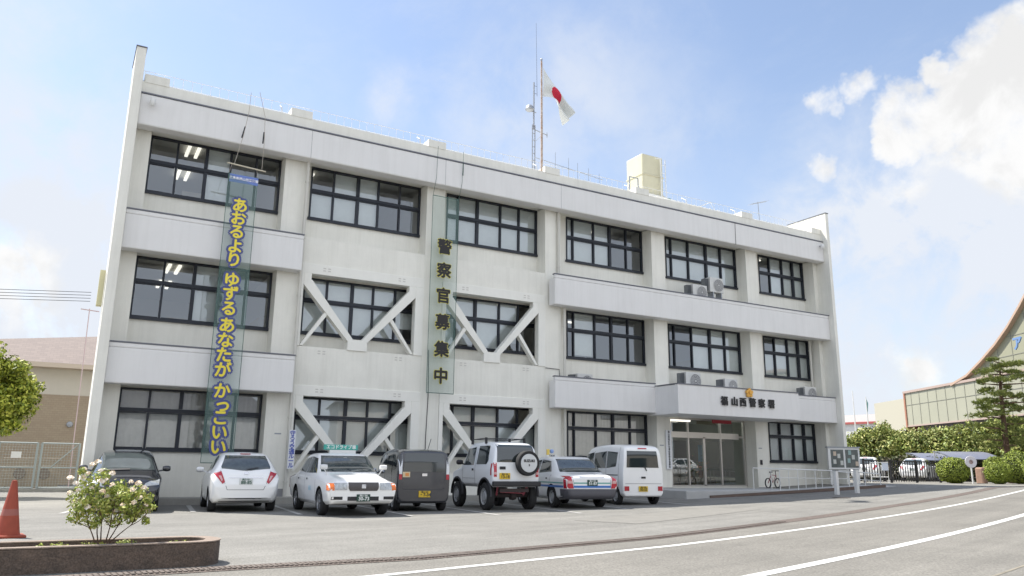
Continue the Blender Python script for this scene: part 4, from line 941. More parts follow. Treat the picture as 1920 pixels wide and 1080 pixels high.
# sedan used twice
def sedan(x, y, hd, front, label, taxi):
    r = place('taxi' if taxi else 'parked_car', x, y, hd, front, 2.33, label)
    p = m_pwhite if taxi else mat('paint_white_blue', (.82, .83, .84), .28, coat=.8)
    st = [(-2.36, .38, .80, .86, .74, .80, .70), (-2.28, .28, .86, .97, .80, .845, .73), (-1.55, .24, .88, 1.01, .84, .855, .72), (-1.10, .24, .90, 1.45, .84, .855, .655), (-.7, .24, .90, 1.51, .84, .855, .665), (.22, .24, .89, 1.50, .84, .855, .665), (.42, .24, .89, 1.46, .84, .855, .655), (1.02, .24, .87, 1.0, .84, .855, .71), (2.12, .27, .78, .88, .81, .845, .71), (2.28, .30, .74, .83, .79, .83, .69), (2.35, .38, .66, .72, .74, .80, .66)]
    b, v = car_body(st, p, (1.42, -1.28), .315, .19, r, belt=.75, roof=.55, ends=.6); c = Car(r, b, v)
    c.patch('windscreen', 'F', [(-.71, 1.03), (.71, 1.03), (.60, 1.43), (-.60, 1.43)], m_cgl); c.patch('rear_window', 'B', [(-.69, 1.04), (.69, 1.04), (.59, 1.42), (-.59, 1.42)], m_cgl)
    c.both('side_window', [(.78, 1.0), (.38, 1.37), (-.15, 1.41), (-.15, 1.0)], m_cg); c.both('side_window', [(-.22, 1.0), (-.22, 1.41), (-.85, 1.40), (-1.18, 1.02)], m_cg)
    for y_ in (-1, 1):
        c.patch('headlight', 'F', [(y_ * .40, .62), (y_ * .69, .62), (y_ * .69, .78), (y_ * .40, .78)], m_clear, .010)
        for sd in ('L' if y_ > 0 else 'R',): c.patch('indicator', sd, [(2.12, .61), (2.32, .61), (2.32, .77), (2.12, .77)], m_amb, .010)
        c.patch('indicator', 'F', [(y_ * .70, .61), (y_ * .80, .61), (y_ * .80, .77), (y_ * .70, .77)], m_amb, .010)
        c.patch('fog_lamp', 'F', [(y_ * .50, .40), (y_ * .76, .40), (y_ * .76, .47), (y_ * .50, .47)], m_trim, .008)
        c.patch('tail_light', 'B', [(y_ * .60, .58), (y_ * .80, .58), (y_ * .78, .92), (y_ * .66, .92)], m_red, .012)
        c.patch('reversing_lamp', 'B', [(y_ * .63, .72), (y_ * .78, .72), (y_ * .78, .80), (y_ * .65, .80)], mat('lamp_pink', (.62, .35, .35), .2, coat=.5), .018)
        c.patch('indicator', 'L' if y_ > 0 else 'R', [(-2.32, .58), (-2.18, .58), (-2.18, .90), (-2.32, .90)], m_red, .012)
    c.patch('grille', 'F', [(-.33, .60), (.33, .60), (.37, .66), (.37, .79), (-.37, .79), (-.37, .66)], mat('grille_grey', (.11, .10, .10), .4, .4, var=.4, vscale=60), .014)
    c.patch('emblem', 'F', [(-.05, .66), (.05, .66), (.05, .74), (-.05, .74)], m_chr, .02)
    c.patch('lower_grille', 'F', [(-.38, .38), (.38, .38), (.38, .47), (-.38, .47)], m_trim, .008)
    c.patch('bumper_lower', 'F', [(-.72, .27), (.72, .27), (.72, .31), (-.72, .31)], m_trim, .008)
    c.side_lines([(1.02, .30), (.98, .90)]); c.side_lines([(-.18, .28), (-.18, .96)]); c.side_lines([(-1.08, .62), (-1.22, .96)])
    for hx in (.02, -.98):
        c.both('door_handle', [(hx, .83), (hx + .12, .83), (hx + .12, .87), (hx, .87)], m_trim, .012)
    c.line('B', [(-.58, .62), (-.62, .95)], wd=.010); c.line('B', [(.58, .62), (.62, .95)], wd=.010)
    c.wheels((1.42, -1.28), .315, .19, .745, 'alloy' if taxi else 'steel')
    if taxi:
        c.mirror(1.35, .93, .80, m_wh, fender=True)
        c.plate('F', 0, .44, m_pg, m_ptw, '福山 500', '30-73')
        t = MB(); t.box(-.02, .06, -.46, .46, 1.59, 1.73); o = t.build('roof_sign', mat('sign_teal', (.05, .36, .30), .4), r, bevel=.02)
        t = MB(); t.box(-.02, .06, -.30, .40, 1.50, 1.59); t.build('roof_sign_base', m_wh, o)
        t = MB(); M = Matrix.Translation((.066, 0, 1.66)) @ Matrix.Rotation(R(90), 4, 'Z') @ Matrix.Rotation(R(90), 4, 'X'); put_text(t, 'エコドライブ車', .115, M, .003, .002); t.build('roof_sign_lettering', m_ptw, o)
        t = MB(); M = Matrix.Translation((.55, -.885, .62)) @ Matrix.Rotation(R(90), 4, 'X'); put_text(t, '福山', .13, M, .002, .001); t.build('door_lettering', mat('letter_pale_blue', (.35, .55, .65), .5), r)
        t = MB(); t.box(.48, .53, -.05, .05, 1.34, 1.39); t.build('rear_view_mirror', m_wh, r)
        t = MB()
        for y_ in (-.38, .38): t.tube([(.25, y_, 1.02), (.12, y_, 1.25)], .09, 8)
        build_each(t, 'seat_cover', mat('lace_white', (.55, .56, .52), .8), r)
    else:
        c.mirror(1.35, .93, .80, m_wh, fender=True)
        mg, mbl = mat('stripe_green', (.12, .36, .33), .4), mat('stripe_blue', (.04, .16, .48), .4)
        for ax, a0, a1 in (('L', -2.15, 2.1), ('R', -2.15, 2.1), ('B', -.60, .60)):
            c.patch('stripe', ax, [(a0, .715), (a1, .715), (a1, .75), (a0, .75)], mg, .006, nc=60); c.patch('stripe', ax, [(a0, .60), (a1, .60), (a1, .66), (a0, .66)], mbl, .006, nc=60)
        c.patch('rear_bumper', 'B', [(-.80, .30), (.80, .30), (.80, .565), (-.80, .565)], mat('bumper_grey', (.085, .085, .10), .5), .030)
        c.patch('rear_bumper', 'L', [(-2.34, .32), (-1.95, .36), (-1.95, .56), (-2.34, .56)], mat('bumper_grey', (.085, .085, .10), .5), .02); c.patch('rear_bumper', 'R', [(-2.34, .32), (-1.95, .36), (-1.95, .56), (-2.34, .56)], mat('bumper_grey', (.085, .085, .10), .5), .02)
        c.plate('B', 0, .74, m_pg, m_ptw, '福山 500', '51-87')
        c.line('B', [(-.40, .90), (.40, .90)], wd=.02, off=.012, material=m_chr, name='boot_garnish')
        rs = MB(); rs.lathe([(0, .12), (.05, .11), (.07, .05), (.05, 0), (0, -.01)], (-.05, .32, 1.62), 'Z', 14, 0); rs.box(-.08, -.03, .40, .50, 1.52, 1.74, 1); rs.box(-.09, .0, .14, .52, 1.50, 1.56, 2)
        o = rs.build('roof_lamp', [mat('lamp_blue', (.25, .36, .62), .3), mat('lamp_yellow', (.75, .55, .12), .3), m_wh], r, bevel=.01)
        t = MB(); M = Matrix.Translation((-.094, .33, 1.53)) @ Matrix.Rotation(R(-90), 4, 'Z') @ Matrix.Rotation(R(90), 4, 'X'); put_text(t, 'TAXI', .085, M, .003, .002); t.build('roof_lamp_lettering', m_ptk, o)
    return r
sedan(6.08, 17.35, 3, True, 'white taxi facing the camera with a teal roof sign and amber corner lamps', True)
sedan(12.88, 18.1, 10, False, 'white saloon with green and blue stripes and a grey rear bumper', False)
# 4 black kei wagon
def kei_wagon():
    r = place('parked_car', 8.2, 18.85, 7, False, 1.7, 'boxy black mini wagon with a yellow plate, right of the taxi')
    p = mat('paint_black', (.040, .041, .048), .25, coat=.9)
    st = [(-1.71, .28, .92, 1.30, .68, .715, .66), (-1.68, .24, .96, 1.52, .71, .735, .67), (-1.60, .2, .98, 1.63, .715, .74, .67), (-.6, .2, .98, 1.67, .72, .74, .67), (.45, .2, .96, 1.64, .72, .74, .66), (1.02, .2, .94, 1.15, .72, .74, .62), (1.5, .22, .84, .95, .69, .725, .58), (1.66, .28, .66, .78, .64, .69, .54), (1.71, .36, .56, .62, .56, .62, .46)]
    b, v = car_body(st, p, (1.2, -1.2), .275, .16, r, belt=.4, roof=.75, ends=.8); c = Car(r, b, v)
    c.patch('rear_window', 'B', [(-.60, 1.04), (.60, 1.04), (.54, 1.53), (-.54, 1.53)], m_cg); c.patch('windscreen', 'F', [(-.60, 1.15), (.60, 1.15), (.52, 1.55), (-.52, 1.55)], m_cgl)
    c.both('side_window', [(.80, 1.02), (.42, 1.52), (-.22, 1.54), (-.22, 1.02)], m_cgl); c.both('side_window', [(-.29, 1.02), (-.29, 1.54), (-.98, 1.53), (-1.02, 1.02)], m_cg); c.both('side_window', [(-1.08, 1.08), (-1.06, 1.52), (-1.42, 1.48), (-1.42, 1.12)], m_cg)
    for y_ in (-1, 1):
        c.patch('tail_light', 'B', [(y_ * .62, .98), (y_ * .70, .98), (y_ * .69, 1.50), (y_ * .62, 1.50)], mat('lens_white', (.72, .74, .76), .2, coat=.6), .016)
        c.patch('tail_light_red', 'B', [(y_ * .62, .84), (y_ * .70, .84), (y_ * .70, .98), (y_ * .62, .98)], m_red, .018)
        c.patch('headlight', 'F', [(y_ * .35, .62), (y_ * .62, .64), (y_ * .64, .85), (y_ * .4, .8)], m_clear)
    c.patch('sticker', 'B', [(.40, .90), (.60, .90), (.60, 1.04), (.40, 1.04)], mat('sticker_cream', (.68, .55, .35), .5), .012)
    c.patch('sticker_mark', 'B', [(.43, .93), (.53, .93), (.53, 1.01), (.43, 1.01)], mat('sticker_orange', (.7, .28, .08), .5), .016)
    c.patch('emblem', 'B', [(-.08, .93), (.06, .93), (.06, 1.0), (-.08, 1.0)], m_chr, .014)
    c.line('B', [(-.56, .64), (-.56, .58), (.56, .58), (.56, .64)], wd=.012); c.line('B', [(-.60, .70), (-.57, 1.0)], wd=.010); c.line('B', [(.60, .70), (.57, 1.0)], wd=.010)
    c.plate('B', -.02, .46, m_py, m_ptk, '福山 580', '・7-34'); c.wheels((1.2, -1.2), .275, .16, .65, 'steel'); c.mirror(.72, 1.0, .73, m_chr)
    c.side_lines([(.72, .26), (.76, 1.0)]); c.side_lines([(-.26, .24), (-.26, 1.0)]); c.side_lines([(-1.05, .55), (-1.05, 1.0)])
    t = MB(); t.tube([(-1.35, -.18, 1.63), (-1.50, -.22, 1.93)], .008, 5); t.build('aerial', m_trim, r)
kei_wagon()
# 5 lifted white off-roader
def offroader():
    r = place('parked_car', 10.62, 18.3, 5, False, 1.68, 'white lifted offroad car with a spare wheel on its tailgate')
    p = mat('paint_white_cool', (.82, .84, .86), .3, coat=.6)
    st = [(-1.62, .74, 1.08, 1.35, .68, .70, .62), (-1.58, .66, 1.14, 1.70, .715, .735, .62), (-1.45, .62, 1.15, 1.86, .72, .74, .62), (-.6, .62, 1.15, 1.91, .725, .74, .63), (.35, .62, 1.14, 1.88, .725, .74, .62), (.48, .62, 1.14, 1.82, .725, .74, .61), (.82, .62, 1.12, 1.24, .725, .74, .66), (1.5, .66, 1.05, 1.16, .69, .71, .62), (1.62, .72, .98, 1.08, .66, .68, .58)]
    b, v = car_body(st, p, (1.10, -1.06), .41, .24, r, belt=.7, low=.85, roof=.5, ends=.6); c = Car(r, b, v)
    c.patch('rear_window', 'B', [(-.58, 1.32), (.60, 1.32), (.56, 1.80), (-.54, 1.80)], m_cg); c.patch('windscreen', 'F', [(-.62, 1.28), (.62, 1.28), (.56, 1.78), (-.56, 1.78)], m_cgl)
    c.both('side_window', [(.66, 1.24), (.40, 1.72), (-.22, 1.76), (-.22, 1.24)], m_cgl); c.both('side_window', [(-.42, 1.26), (-1.16, 1.26), (-1.26, 1.36), (-1.20, 1.78), (-.46, 1.78)], m_cg)
    for y_ in (-1, 1):
        c.patch('tail_light', 'B', [(y_ * .60, .92), (y_ * .69, .92), (y_ * .69, 1.30), (y_ * .61, 1.30)], m_red, .014); c.patch('reversing_lamp', 'B', [(y_ * .61, .98), (y_ * .685, .98), (y_ * .685, 1.05), (y_ * .61, 1.05)], mat('lamp_pink', (.62, .35, .35), .2, coat=.5), .02)
        c.patch('side_reflector', 'L' if y_ > 0 else 'R', [(-1.56, .96), (-1.50, .96), (-1.50, 1.28), (-1.56, 1.28)], m_red, .012)
        c.patch('headlight', 'F', [(y_ * .38, .86), (y_ * .6, .86), (y_ * .6, 1.02), (y_ * .38, 1.02)], m_clear)
        for wx in (1.10, -1.06):        # black arch flares
            t = MB(); n = 16; vs = []
            for k in range(n + 1):
                a = math.pi * (k / n) * 1.04 - .06; 
                for rr_, yy in ((.45, .69), (.45, .765), (.49, .755), (.50, .71)): vs.append((wx + rr_ * math.cos(a), y_ * yy, .41 + rr_ * math.sin(a)))
            fs = [(k * 4 + j_, k * 4 + (j_ + 1) % 4, (k + 1) * 4 + (j_ + 1) % 4, (k + 1) * 4 + j_) for k in range(n) for j_ in range(4)] + [(0, 1, 2, 3), (n * 4 + 3, n * 4 + 2, n * 4 + 1, n * 4)]
            t.add(vs, fs); t.build('arch_flare', m_trim, r, smooth=True)
    c.patch('tailgate_handle', 'B', [(.34, 1.12), (.52, 1.12), (.52, 1.20), (.34, 1.20)], m_trim, .02)
    t = MB(); t.box(-1.72, -1.60, -.74, .74, .66, .80); t.build('rear_bumper', m_trim, r, bevel=.03)
    t = MB(); t.box(-1.50, -1.38, -.45, .45, .50, .60); t.tube([(-1.06, -.6, .40), (-1.06, .6, .40)], .06, 10); t.lathe([(0, -.12), (.12, -.08), (.14, 0), (.12, .08), (0, .12)], (-1.06, -.15, .40), 'Y', 14); t.build('rear_axle', mat('axle_dark', (.06, .045, .045), .7), r)
    t = MB(); t.tube([(-1.2, .42, .42), (-1.5, .48, .82)], .03, 6); t.tube([(-1.2, -.42, .42), (-1.5, -.48, .82)], .03, 6); t.tube([(-1.3, .35, .5), (-1.3, -.4, .46)], .02, 6); build_each(t, 'shock_absorber', mat('shock_pink', (.50, .12, .16), .4), r)
    t = MB(); t.lathe([(.20, -.0), (.335, -.0), (.35, -.04), (.35, -.16), (.33, -.20), (.24, -.20)], (-1.66, -.28, 1.30), 'X', 32); sw = t.build('spare_wheel', m_tyre, r, smooth=True)
    t = MB(); t.lathe([(.255, -.200), (.25, -.215), (.0, -.218)], (-1.66, -.28, 1.30), 'X', 32); sc_ = t.build('wheel_cover', mat('cover_silver', (.58, .60, .61), .35), sw, smooth=True)
    t = MB(); M = Matrix.Translation((-1.885, -.28, 1.36)) @ Matrix.Rotation(R(-90), 4, 'Z') @ Matrix.Rotation(R(90), 4, 'X'); put_text(t, 'SUZUKI', .098, M, .004, .002); put_text(t, 'S', .075, M @ Matrix.Translation((0, -.12, 0)), .004, .002); t.build('cover_lettering', m_ptk, sc_)
    c.plate('B', .36, .94, m_py, m_ptk, '福山 480', '13-18')
    c.wheels((1.10, -1.06), .375, .20, .655, 'steel'); c.mirror(.62, 1.26, .73, m_trim)
    c.side_lines([(.62, .66), (.66, 1.2)]); c.side_lines([(-.34, .66), (-.34, 1.72)]); c.side_lines([(.62, .86), (-.34, .86)], wd=.007)
    c.both('door_handle', [(-.26, 1.08), (-.12, 1.08), (-.12, 1.14), (-.26, 1.14)], m_trim, .014)
    t = MB()
    for y_ in (-.6, .6): t.tube([(.25, y_, 1.98), (-.9, y_, 2.0)], .014, 5)
    for x in (.2, -.85): t.tube([(x, -.62, 1.99), (x, .62, 1.99)], .014, 5); t.box(x - .03, x + .03, .58, .64, 1.84, 2.02); t.box(x - .03, x + .03, -.64, -.58, 1.84, 2.02)
    t.build('roof_rack', m_trim, r)
offroader()
# 7 white mini van
def mini_van():
    r = place('parked_van', 15.40, 19.0, 9, False, 1.69, 'white mini van seen from behind with a yellow plate, nearest the entrance', 'van')
    p = m_pwhite
    st = [(-1.71, .30, 1.0, 1.50, .70, .715, .66), (-1.69, .26, 1.03, 1.74, .725, .735, .655), (-1.60, .24, 1.05, 1.87, .73, .74, .65), (-.6, .24, 1.06, 1.91, .73, .74, .65), (.7, .24, 1.05, 1.87, .73, .74, .62), (1.0, .24, 1.04, 1.74, .73, .74, .61), (1.50, .26, 1.0, 1.16, .72, .735, .64), (1.66, .32, .70, .86, .70, .72, .62), (1.71, .40, .56, .64, .66, .68, .58)]
    b, v = car_body(st, p, (1.22, -1.18), .275, .16, r, belt=.3, low=.75, roof=.45, ends=.6); c = Car(r, b, v)
    c.patch('rear_window', 'B', [(-.57, 1.16), (.60, 1.16), (.57, 1.68), (-.51, 1.68)], m_cg); c.patch('windscreen', 'F', [(-.60, 1.2), (.60, 1.2), (.54, 1.7), (-.54, 1.7)], m_cgl)
    c.both('side_window', [(1.22, 1.16), (.98, 1.62), (.42, 1.66), (.42, 1.14)], m_cg); c.both('side_window', [(.34, 1.14), (.34, 1.66), (-.52, 1.68), (-.52, 1.14)], m_cg); c.both('side_window', [(-.60, 1.14), (-.60, 1.68), (-1.30, 1.64), (-1.24, 1.20), (-1.16, 1.15)], m_cg)
    for y_ in (-1, 1): c.patch('tail_light', 'B', [(y_ * .52, .44), (y_ * .69, .44), (y_ * .69, .58), (y_ * .52, .58)], m_red, .012); c.patch('headlight', 'F', [(y_ * .42, .62), (y_ * .64, .62), (y_ * .64, .80), (y_ * .42, .80)], m_clear)
    c.patch('brake_light', 'B', [(-.16, 1.74), (.16, 1.74), (.16, 1.775), (-.16, 1.775)], m_red, .012); c.patch('emblem', 'B', [(-.08, .82), (.08, .82), (.08, .88), (-.08, .88)], m_trim, .014)
    c.line('B', [(-.04, 1.20), (-.12, 1.06)], wd=.04, off=.016, material=m_trim, name='rear_wiper'); c.line('B', [(-.66, .66), (.66, .66)], wd=.010); c.line('L', [(-.58, .92), (-1.38, .92)], wd=.03, name='slide_rail'); c.line('R', [(-.58, .92), (-1.38, .92)], wd=.03, name='slide_rail')
    c.plate('B', .02, .50, m_py, m_ptk, '福山 480', '50-53'); c.wheels((1.22, -1.18), .275, .15, .655, 'steel'); c.mirror(1.05, 1.05, .73, m_trim)
    c.side_lines([(.38, .30), (.38, 1.7)]); c.side_lines([(-.56, .30), (-.56, 1.70)]); c.side_lines([(-1.42, .5), (-1.42, 1.8)])
mini_van()
# white car across the street: it shows as a reflection in the entrance glass
white_hatch(41.7, 4.4, -90, 'white hatchback parked across the street, mirrored in the entrance glass', group='cars beyond the lot')
for o in [x for x in bpy.data.objects if x.get('group') == 'cars beyond the lot']: o.location = (41.7, 2.5, gz(41.7)); o.rotation_euler = (0, 0, R(180))

# ------------------------------------------------------------------ foliage
def leaves(mb, c, rad, n, size, rnd, shell=.45, flat=0.0, tri=False, squash=0.5):
    """n small leaf faces inside the ellipsoid c, rad; normals lean outward"""
    cx, cy, cz = c; rx, ry, rz = rad if isinstance(rad, tuple) else (rad,) * 3
    for _ in range(n):
        d = Vector((rnd.gauss(0, 1), rnd.gauss(0, 1), rnd.gauss(0, 1))).normalized(); q = shell + (1 - shell) * rnd.random() ** .6
        p = Vector((cx + d.x * rx * q, cy + d.y * ry * q, cz + d.z * rz * q))
        nrm = (d + Vector((rnd.gauss(0, .7), rnd.gauss(0, .7), rnd.gauss(.25, .7)))).normalized()
        a = nrm.orthogonal().normalized(); a.rotate(Matrix.Rotation(rnd.uniform(0, 6.28), 3, nrm)); b = nrm.cross(a); s = size * rnd.uniform(.6, 1.3)
        mb.add([p - a * s, p - b * s * squash, p + a * s, p + b * s * squash], [(0, 1, 2, 3)])
def clumps(mb, c, rad, k, cr, n, size, rnd, **kw):
    for _ in range(k):
        d = Vector((rnd.gauss(0, 1), rnd.gauss(0, 1), rnd.gauss(0, 1))).normalized() * (rnd.random() ** .4)
        r_ = cr * rnd.uniform(.65, 1.3)
        leaves(mb, (c[0] + d.x * rad[0], c[1] + d.y * rad[1], c[2] + d.z * rad[2]), (r_, r_, r_ * .8), n, size, rnd, **kw)
m_leafA = mat('leaf_yellow_green', (.1, .15, .03), .6, island=[(.12, .17, .02), (.25, .31, .03), (.40, .45, .05), (.55, .55, .09)], var=.45, vscale=1.6)
m_leafR = mat('leaf_rose', (.1, .15, .03), .5, island=[(.15, .21, .035), (.30, .38, .06), (.46, .52, .10), (.56, .52, .18)], var=.3, vscale=6)
m_leafH = mat('leaf_hedge', (.1, .13, .03), .6, island=[(.10, .15, .03), (.21, .27, .05), (.34, .37, .09), (.46, .44, .15)], var=.5, vscale=.9)
m_leafS = mat('leaf_shrub', (.1, .15, .03), .6, island=[(.12, .17, .02), (.21, .27, .025), (.31, .36, .045)], var=.3, vscale=4)
m_leafP = mat('leaf_pine', (.06, .1, .03), .6, island=[(.10, .14, .04), (.22, .27, .06), (.38, .40, .11)], var=.4, vscale=1.5)
m_bark = mat('bark', (.14, .085, .055), .9, var=.5, vscale=8, bump=.5, bscale=20); m_core = mat('dark_core', (.035, .045, .018), .9)

# ------------------------------------------------------------------ planter, rose bush, cone
pl = empty('planter_bed', (0, 10, 0), 0, 'low weathered concrete planter with a rounded right end in the left foreground', 'planter')
def ring_poly(x0, x1, y0, y1, r):
    P = [(x0, y0)]; cx = x1 - r; cy = (y0 + y1) / 2; ry = (y1 - y0) / 2
    for k in range(13): a = -math.pi / 2 + math.pi * k / 12; P.append((cx + r * math.cos(a) ** .8 if math.cos(a) > 0 else cx, cy + ry * math.sin(a)))
    P.append((x0, y1)); return P
outer = ring_poly(-4.5, 1.78, -.42, .42, .40); inner = ring_poly(-4.4, 1.62, -.29, .29, .30); n = len(outer)
t = MB(); zt_ = .25
t.add([(x, y, 0) for x, y in outer] + [(x, y, zt_) for x, y in outer] + [(x, y, zt_) for x, y in inner] + [(x, y, .12) for x, y in inner],
      [(i + a * n, (i + 1) % n + a * n, (i + 1) % n + (a + 1) * n, i + (a + 1) * n) for a in range(3) for i in range(n)])
t.build('concrete_rim', m_concd, pl, bevel=.012)
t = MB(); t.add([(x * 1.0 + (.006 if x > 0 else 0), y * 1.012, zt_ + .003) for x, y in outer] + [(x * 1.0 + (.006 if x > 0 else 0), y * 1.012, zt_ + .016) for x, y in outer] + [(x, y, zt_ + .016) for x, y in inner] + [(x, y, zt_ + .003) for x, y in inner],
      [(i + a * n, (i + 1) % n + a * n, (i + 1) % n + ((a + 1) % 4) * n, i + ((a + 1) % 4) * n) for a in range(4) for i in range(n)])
t.build('sunlit_rim_top', mat('sunlit_worn_concrete', (.30, .235, .19), .9, var=.35, vscale=6, speck=.15, col2=(.20, .16, .13)), pl)  # lighter sheet on the rim top, sunlight put into its colour
t = MB(); t.prism_z(inner, .1, .21); t.build('soil', mat('dry_soil', (.20, .16, .115), .95, var=.5, vscale=9, bump=.8, bscale=40, speck=.3), pl)
t = MB(); rnd = random.Random(8)
for k in range(30): 
    x = rnd.choice([rnd.uniform(-2.5, 1.4), rnd.uniform(.1, 1.4)]); leaves(t, (x, rnd.uniform(-.2, .2), .23), (.07, .06, .04), 22, .02, rnd)
tag(t.build('weeds', m_leafR, pl), kind='stuff')
rb = empty('rose_bush', (.56, 10.05, .18), 0, 'leafy rose bush with pale peach blooms growing in the planter', 'bush', scale=.9)
rnd = random.Random(21); st_ = MB(); lf = MB(); tips = []
def branch(p, d, L, r_, lev):
    pts = [p]; q = p.copy(); dd = d.copy()
    for k in range(4):
        dd = (dd + Vector((rnd.gauss(0, .14), rnd.gauss(0, .14), rnd.gauss(.04, .08)))).normalized(); q = q + dd * L / 4; pts.append(q.copy())
    st_.tube(pts, [r_ * (1 - .13 * k) for k in range(5)], 5)
    if lev == 0: tips.append((q, dd)); return
    for k in range(3 if lev == 2 else 2):
        nd_ = (dd + Vector((rnd.gauss(0, .55), rnd.gauss(0, .5), rnd.gauss(.05, .3)))).normalized(); branch(pts[rnd.choice([3, 4])], nd_, L * .66, r_ * .6, lev - 1)
for dx in (-.62, -.35, -.12, .1, .45, .8): branch(Vector((dx * .06, rnd.uniform(-.03, .03), .02)), Vector((dx * 1.0, rnd.uniform(-.3, .3), 1)).normalized(), .36, .010, 2)
st_.build('stem', m_bark, rb)
for (x, z, r_) in ((-.12, .32, .10), (.12, .34, .10), (-.32, .52, .12), (.30, .40, .10), (-.34, .62, .12), (-.24, .80, .14), (-.08, .86, .11), (-.18, .58, .17), (.02, .58, .16), (.20, .62, .14), (.34, .66, .12), (.40, .48, .12), (.22, .42, .14), (-.02, .40, .14), (-.28, .40, .13), (.10, .72, .12), (-.33, .93, .05), (.46, .60, .07), (.45, .33, .05)):
    leaves(lf, (x, rnd.uniform(-.12, .12), z), (r_, r_ * 1.25, r_), int(1700 * r_), .021, rnd, shell=.1, squash=.55)
for q, d in tips: leaves(lf, tuple(q), .06, 22, .024, rnd, shell=.1)
lf.build('foliage', m_leafR, rb)
fm = [mat('rose_petal', (.80, .66, .50), .6, island=[(.90, .88, .80), (.88, .70, .48), (.90, .84, .74)])]
spots = [(-.30, .95), (-.22, 1.0), (-.12, .93), (-.38, .78), (-.42, .66), (-.05, .82), (.02, .76), (.22, .80), (.31, .78), (.38, .72), (.42, .52), (.44, .36), (-.02, .62), (-.12, .48), (.12, .66), (-.30, .85), (-.2, .72), (.28, .55), (.0, .90), (-.10, .80), (.16, .52), (-.22, .50), (.35, .60), (-.44, .84), (-.17, 1.03), (-.26, .90), (-.34, .70), (.07, .58), (.25, .70), (.46, .44), (-.08, .68), (-.36, .56), (.1, .44)]
for (x, z) in spots:
    t = MB(); y = rnd.uniform(-.24, .02); s = rnd.uniform(.026, .042)
    for k in range(14):
        a = rnd.uniform(0, 6.28); e_ = rnd.uniform(.2, 1.4); nn = Vector((math.cos(a) * math.sin(e_), math.sin(a) * math.sin(e_) - .3, math.cos(e_))).normalized(); tt = nn.orthogonal().normalized(); bb = nn.cross(tt); p = Vector((x, y, z)) + nn * s * .6
        t.add([p - tt * s * .7 - bb * s * .4, p + tt * s * .7 - bb * s * .4, p + tt * s * .55 + bb * s * .5 + nn * s * .3, p - tt * s * .55 + bb * s * .5 + nn * s * .3], [(0, 1, 2, 3)])
    t.build('rose_flower', fm, rb)
co = empty('traffic_cone', (-.50, 14.4, 0), R(8), 'faded orange-red traffic cone standing behind the planter', 'traffic cone', scale=1.1)
mc = mat('cone_red', (.36, .065, .03), .6, var=.25, vscale=7)
t = MB(); t.box(-.21, .21, -.21, .21, 0, .04); t.build('cone_base', mc, co, bevel=.015)
t = MB(); t.lathe([(.155, .04), (.15, .06), (.035, .74), (.03, .76), (.0, .765)], (0, 0, 0), 'Z', 28); t.build('cone_body', mc, co, smooth=True)
t = MB(); t.lathe([(.122, .225), (.096, .38)], (0, 0, .0), 'Z', 28, caps=False); t.build('cone_stripe', mat('cone_stripe_grey', (.33, .11, .085), .6), co, smooth=True)

mh = gpt(1562, 939) if False else Vector((23.0, 18.0, 0)); t = MB(); t.lathe([(.0, .014), (.29, .014), (.30, .012)], (0, 0, 0), 'Z', 28, caps=False)
o = t.build('dark_disc', m_steelg); o.location = (mh.x, mh.y, gz(mh.x) + .004); tag(o, 'flat round dark disc in the forecourt in front of the ramp', 'manhole cover')  # flat dark disc laid on the forecourt
# gutter grates
o = MB(); P_ = [Vector((a[0], a[1])).lerp(Vector((b[0], b[1])), .45) for a, b in zip(KB, KF)][1:6]; rg = random.Random(5)
for p, q in zip(P_[:-1], P_[1:]):
    L_ = (q - p).length; d = (q - p).normalized(); nn = Vector((-d.y, d.x)); n_ = int(L_ / .055)
    for k in range(n_):
        c_ = p + d * (k * L_ / n_); a_ = .018
        pts = [c_ - d * a_ - nn * .11, c_ + d * a_ - nn * .11, c_ + d * a_ + nn * .11, c_ - d * a_ + nn * .11]; h0 = gz(c_.x)
        o.prism_z([(v.x, v.y) for v in pts], h0 + .010, h0 + .020 + rg.uniform(0, .004))
tag(o.build('drain_grate', m_steelg), 'long ribbed brown drain grate running in the gutter between forecourt and road', 'drain grate')

# ------------------------------------------------------------------ left side: gate, neighbour, tree
fe = empty('metal_gate', (-.5, 36.4, 0), 0, 'grey green metal pipe gate with mesh and a small white notice at the left', 'gate')
mg_ = mat('gate_metal', (.34, .38, .37), .5, .4)
t = MB()
for x in (-1.45, -.17, -.02, 1.28): t.tube([(x, 0, .05), (x, 0, 1.88)], .04, 8)
for z in (1.86, .92, .15):
    t.tube([(-1.45, 0, z), (-.17, 0, z)], .03, 6); t.tube([(-.02, 0, z), (1.28, 0, z)], .03, 6)
t.tube([(-2.9, 0, 1.86), (-1.45, 0, 1.86)], .03, 6); t.tube([(-2.9, 0, .92), (-1.45, 0, .92)], .03, 6)
t.tube([(.35, 0, .92), (1.2, 0, 1.80)], .02, 6); t.build('gate_frame', mg_, fe)
t = MB()
for k in range(44):
    x = -2.9 + k * .1; t.tube([(x, 0, .15), (x, 0, 1.86)], .005, 3)
for k in range(17): t.tube([(-2.9, .01, .2 + k * .1), (1.28, .01, .2 + k * .1)], .004, 3)
t.build('gate_mesh', mg_, fe)
t = MB(); t.box(-1.02, -.68, -.06, -.04, 1.28, 1.52); t.build('notice', mat('notice_white', (.75, .75, .72), .6), fe)
t = MB(); t.box(-4.0, 1.6, 36.2, 36.7, 0, .12); tag(t.build('gate_kerb', m_conc, bevel=.01), kind='structure')
ub = empty('utility_cabinet', (-.9, 39.6, 0), 0, 'small beige cabinet with round vents behind the metal gate', 'cabinet')
t = MB(); t.box(-1.0, 1.1, 0, .6, 0, 1.3); t.build('cabinet_body', mat('cabinet_beige', (.30, .25, .185), .7, var=.2, vscale=2), ub, bevel=.02)
t = MB()
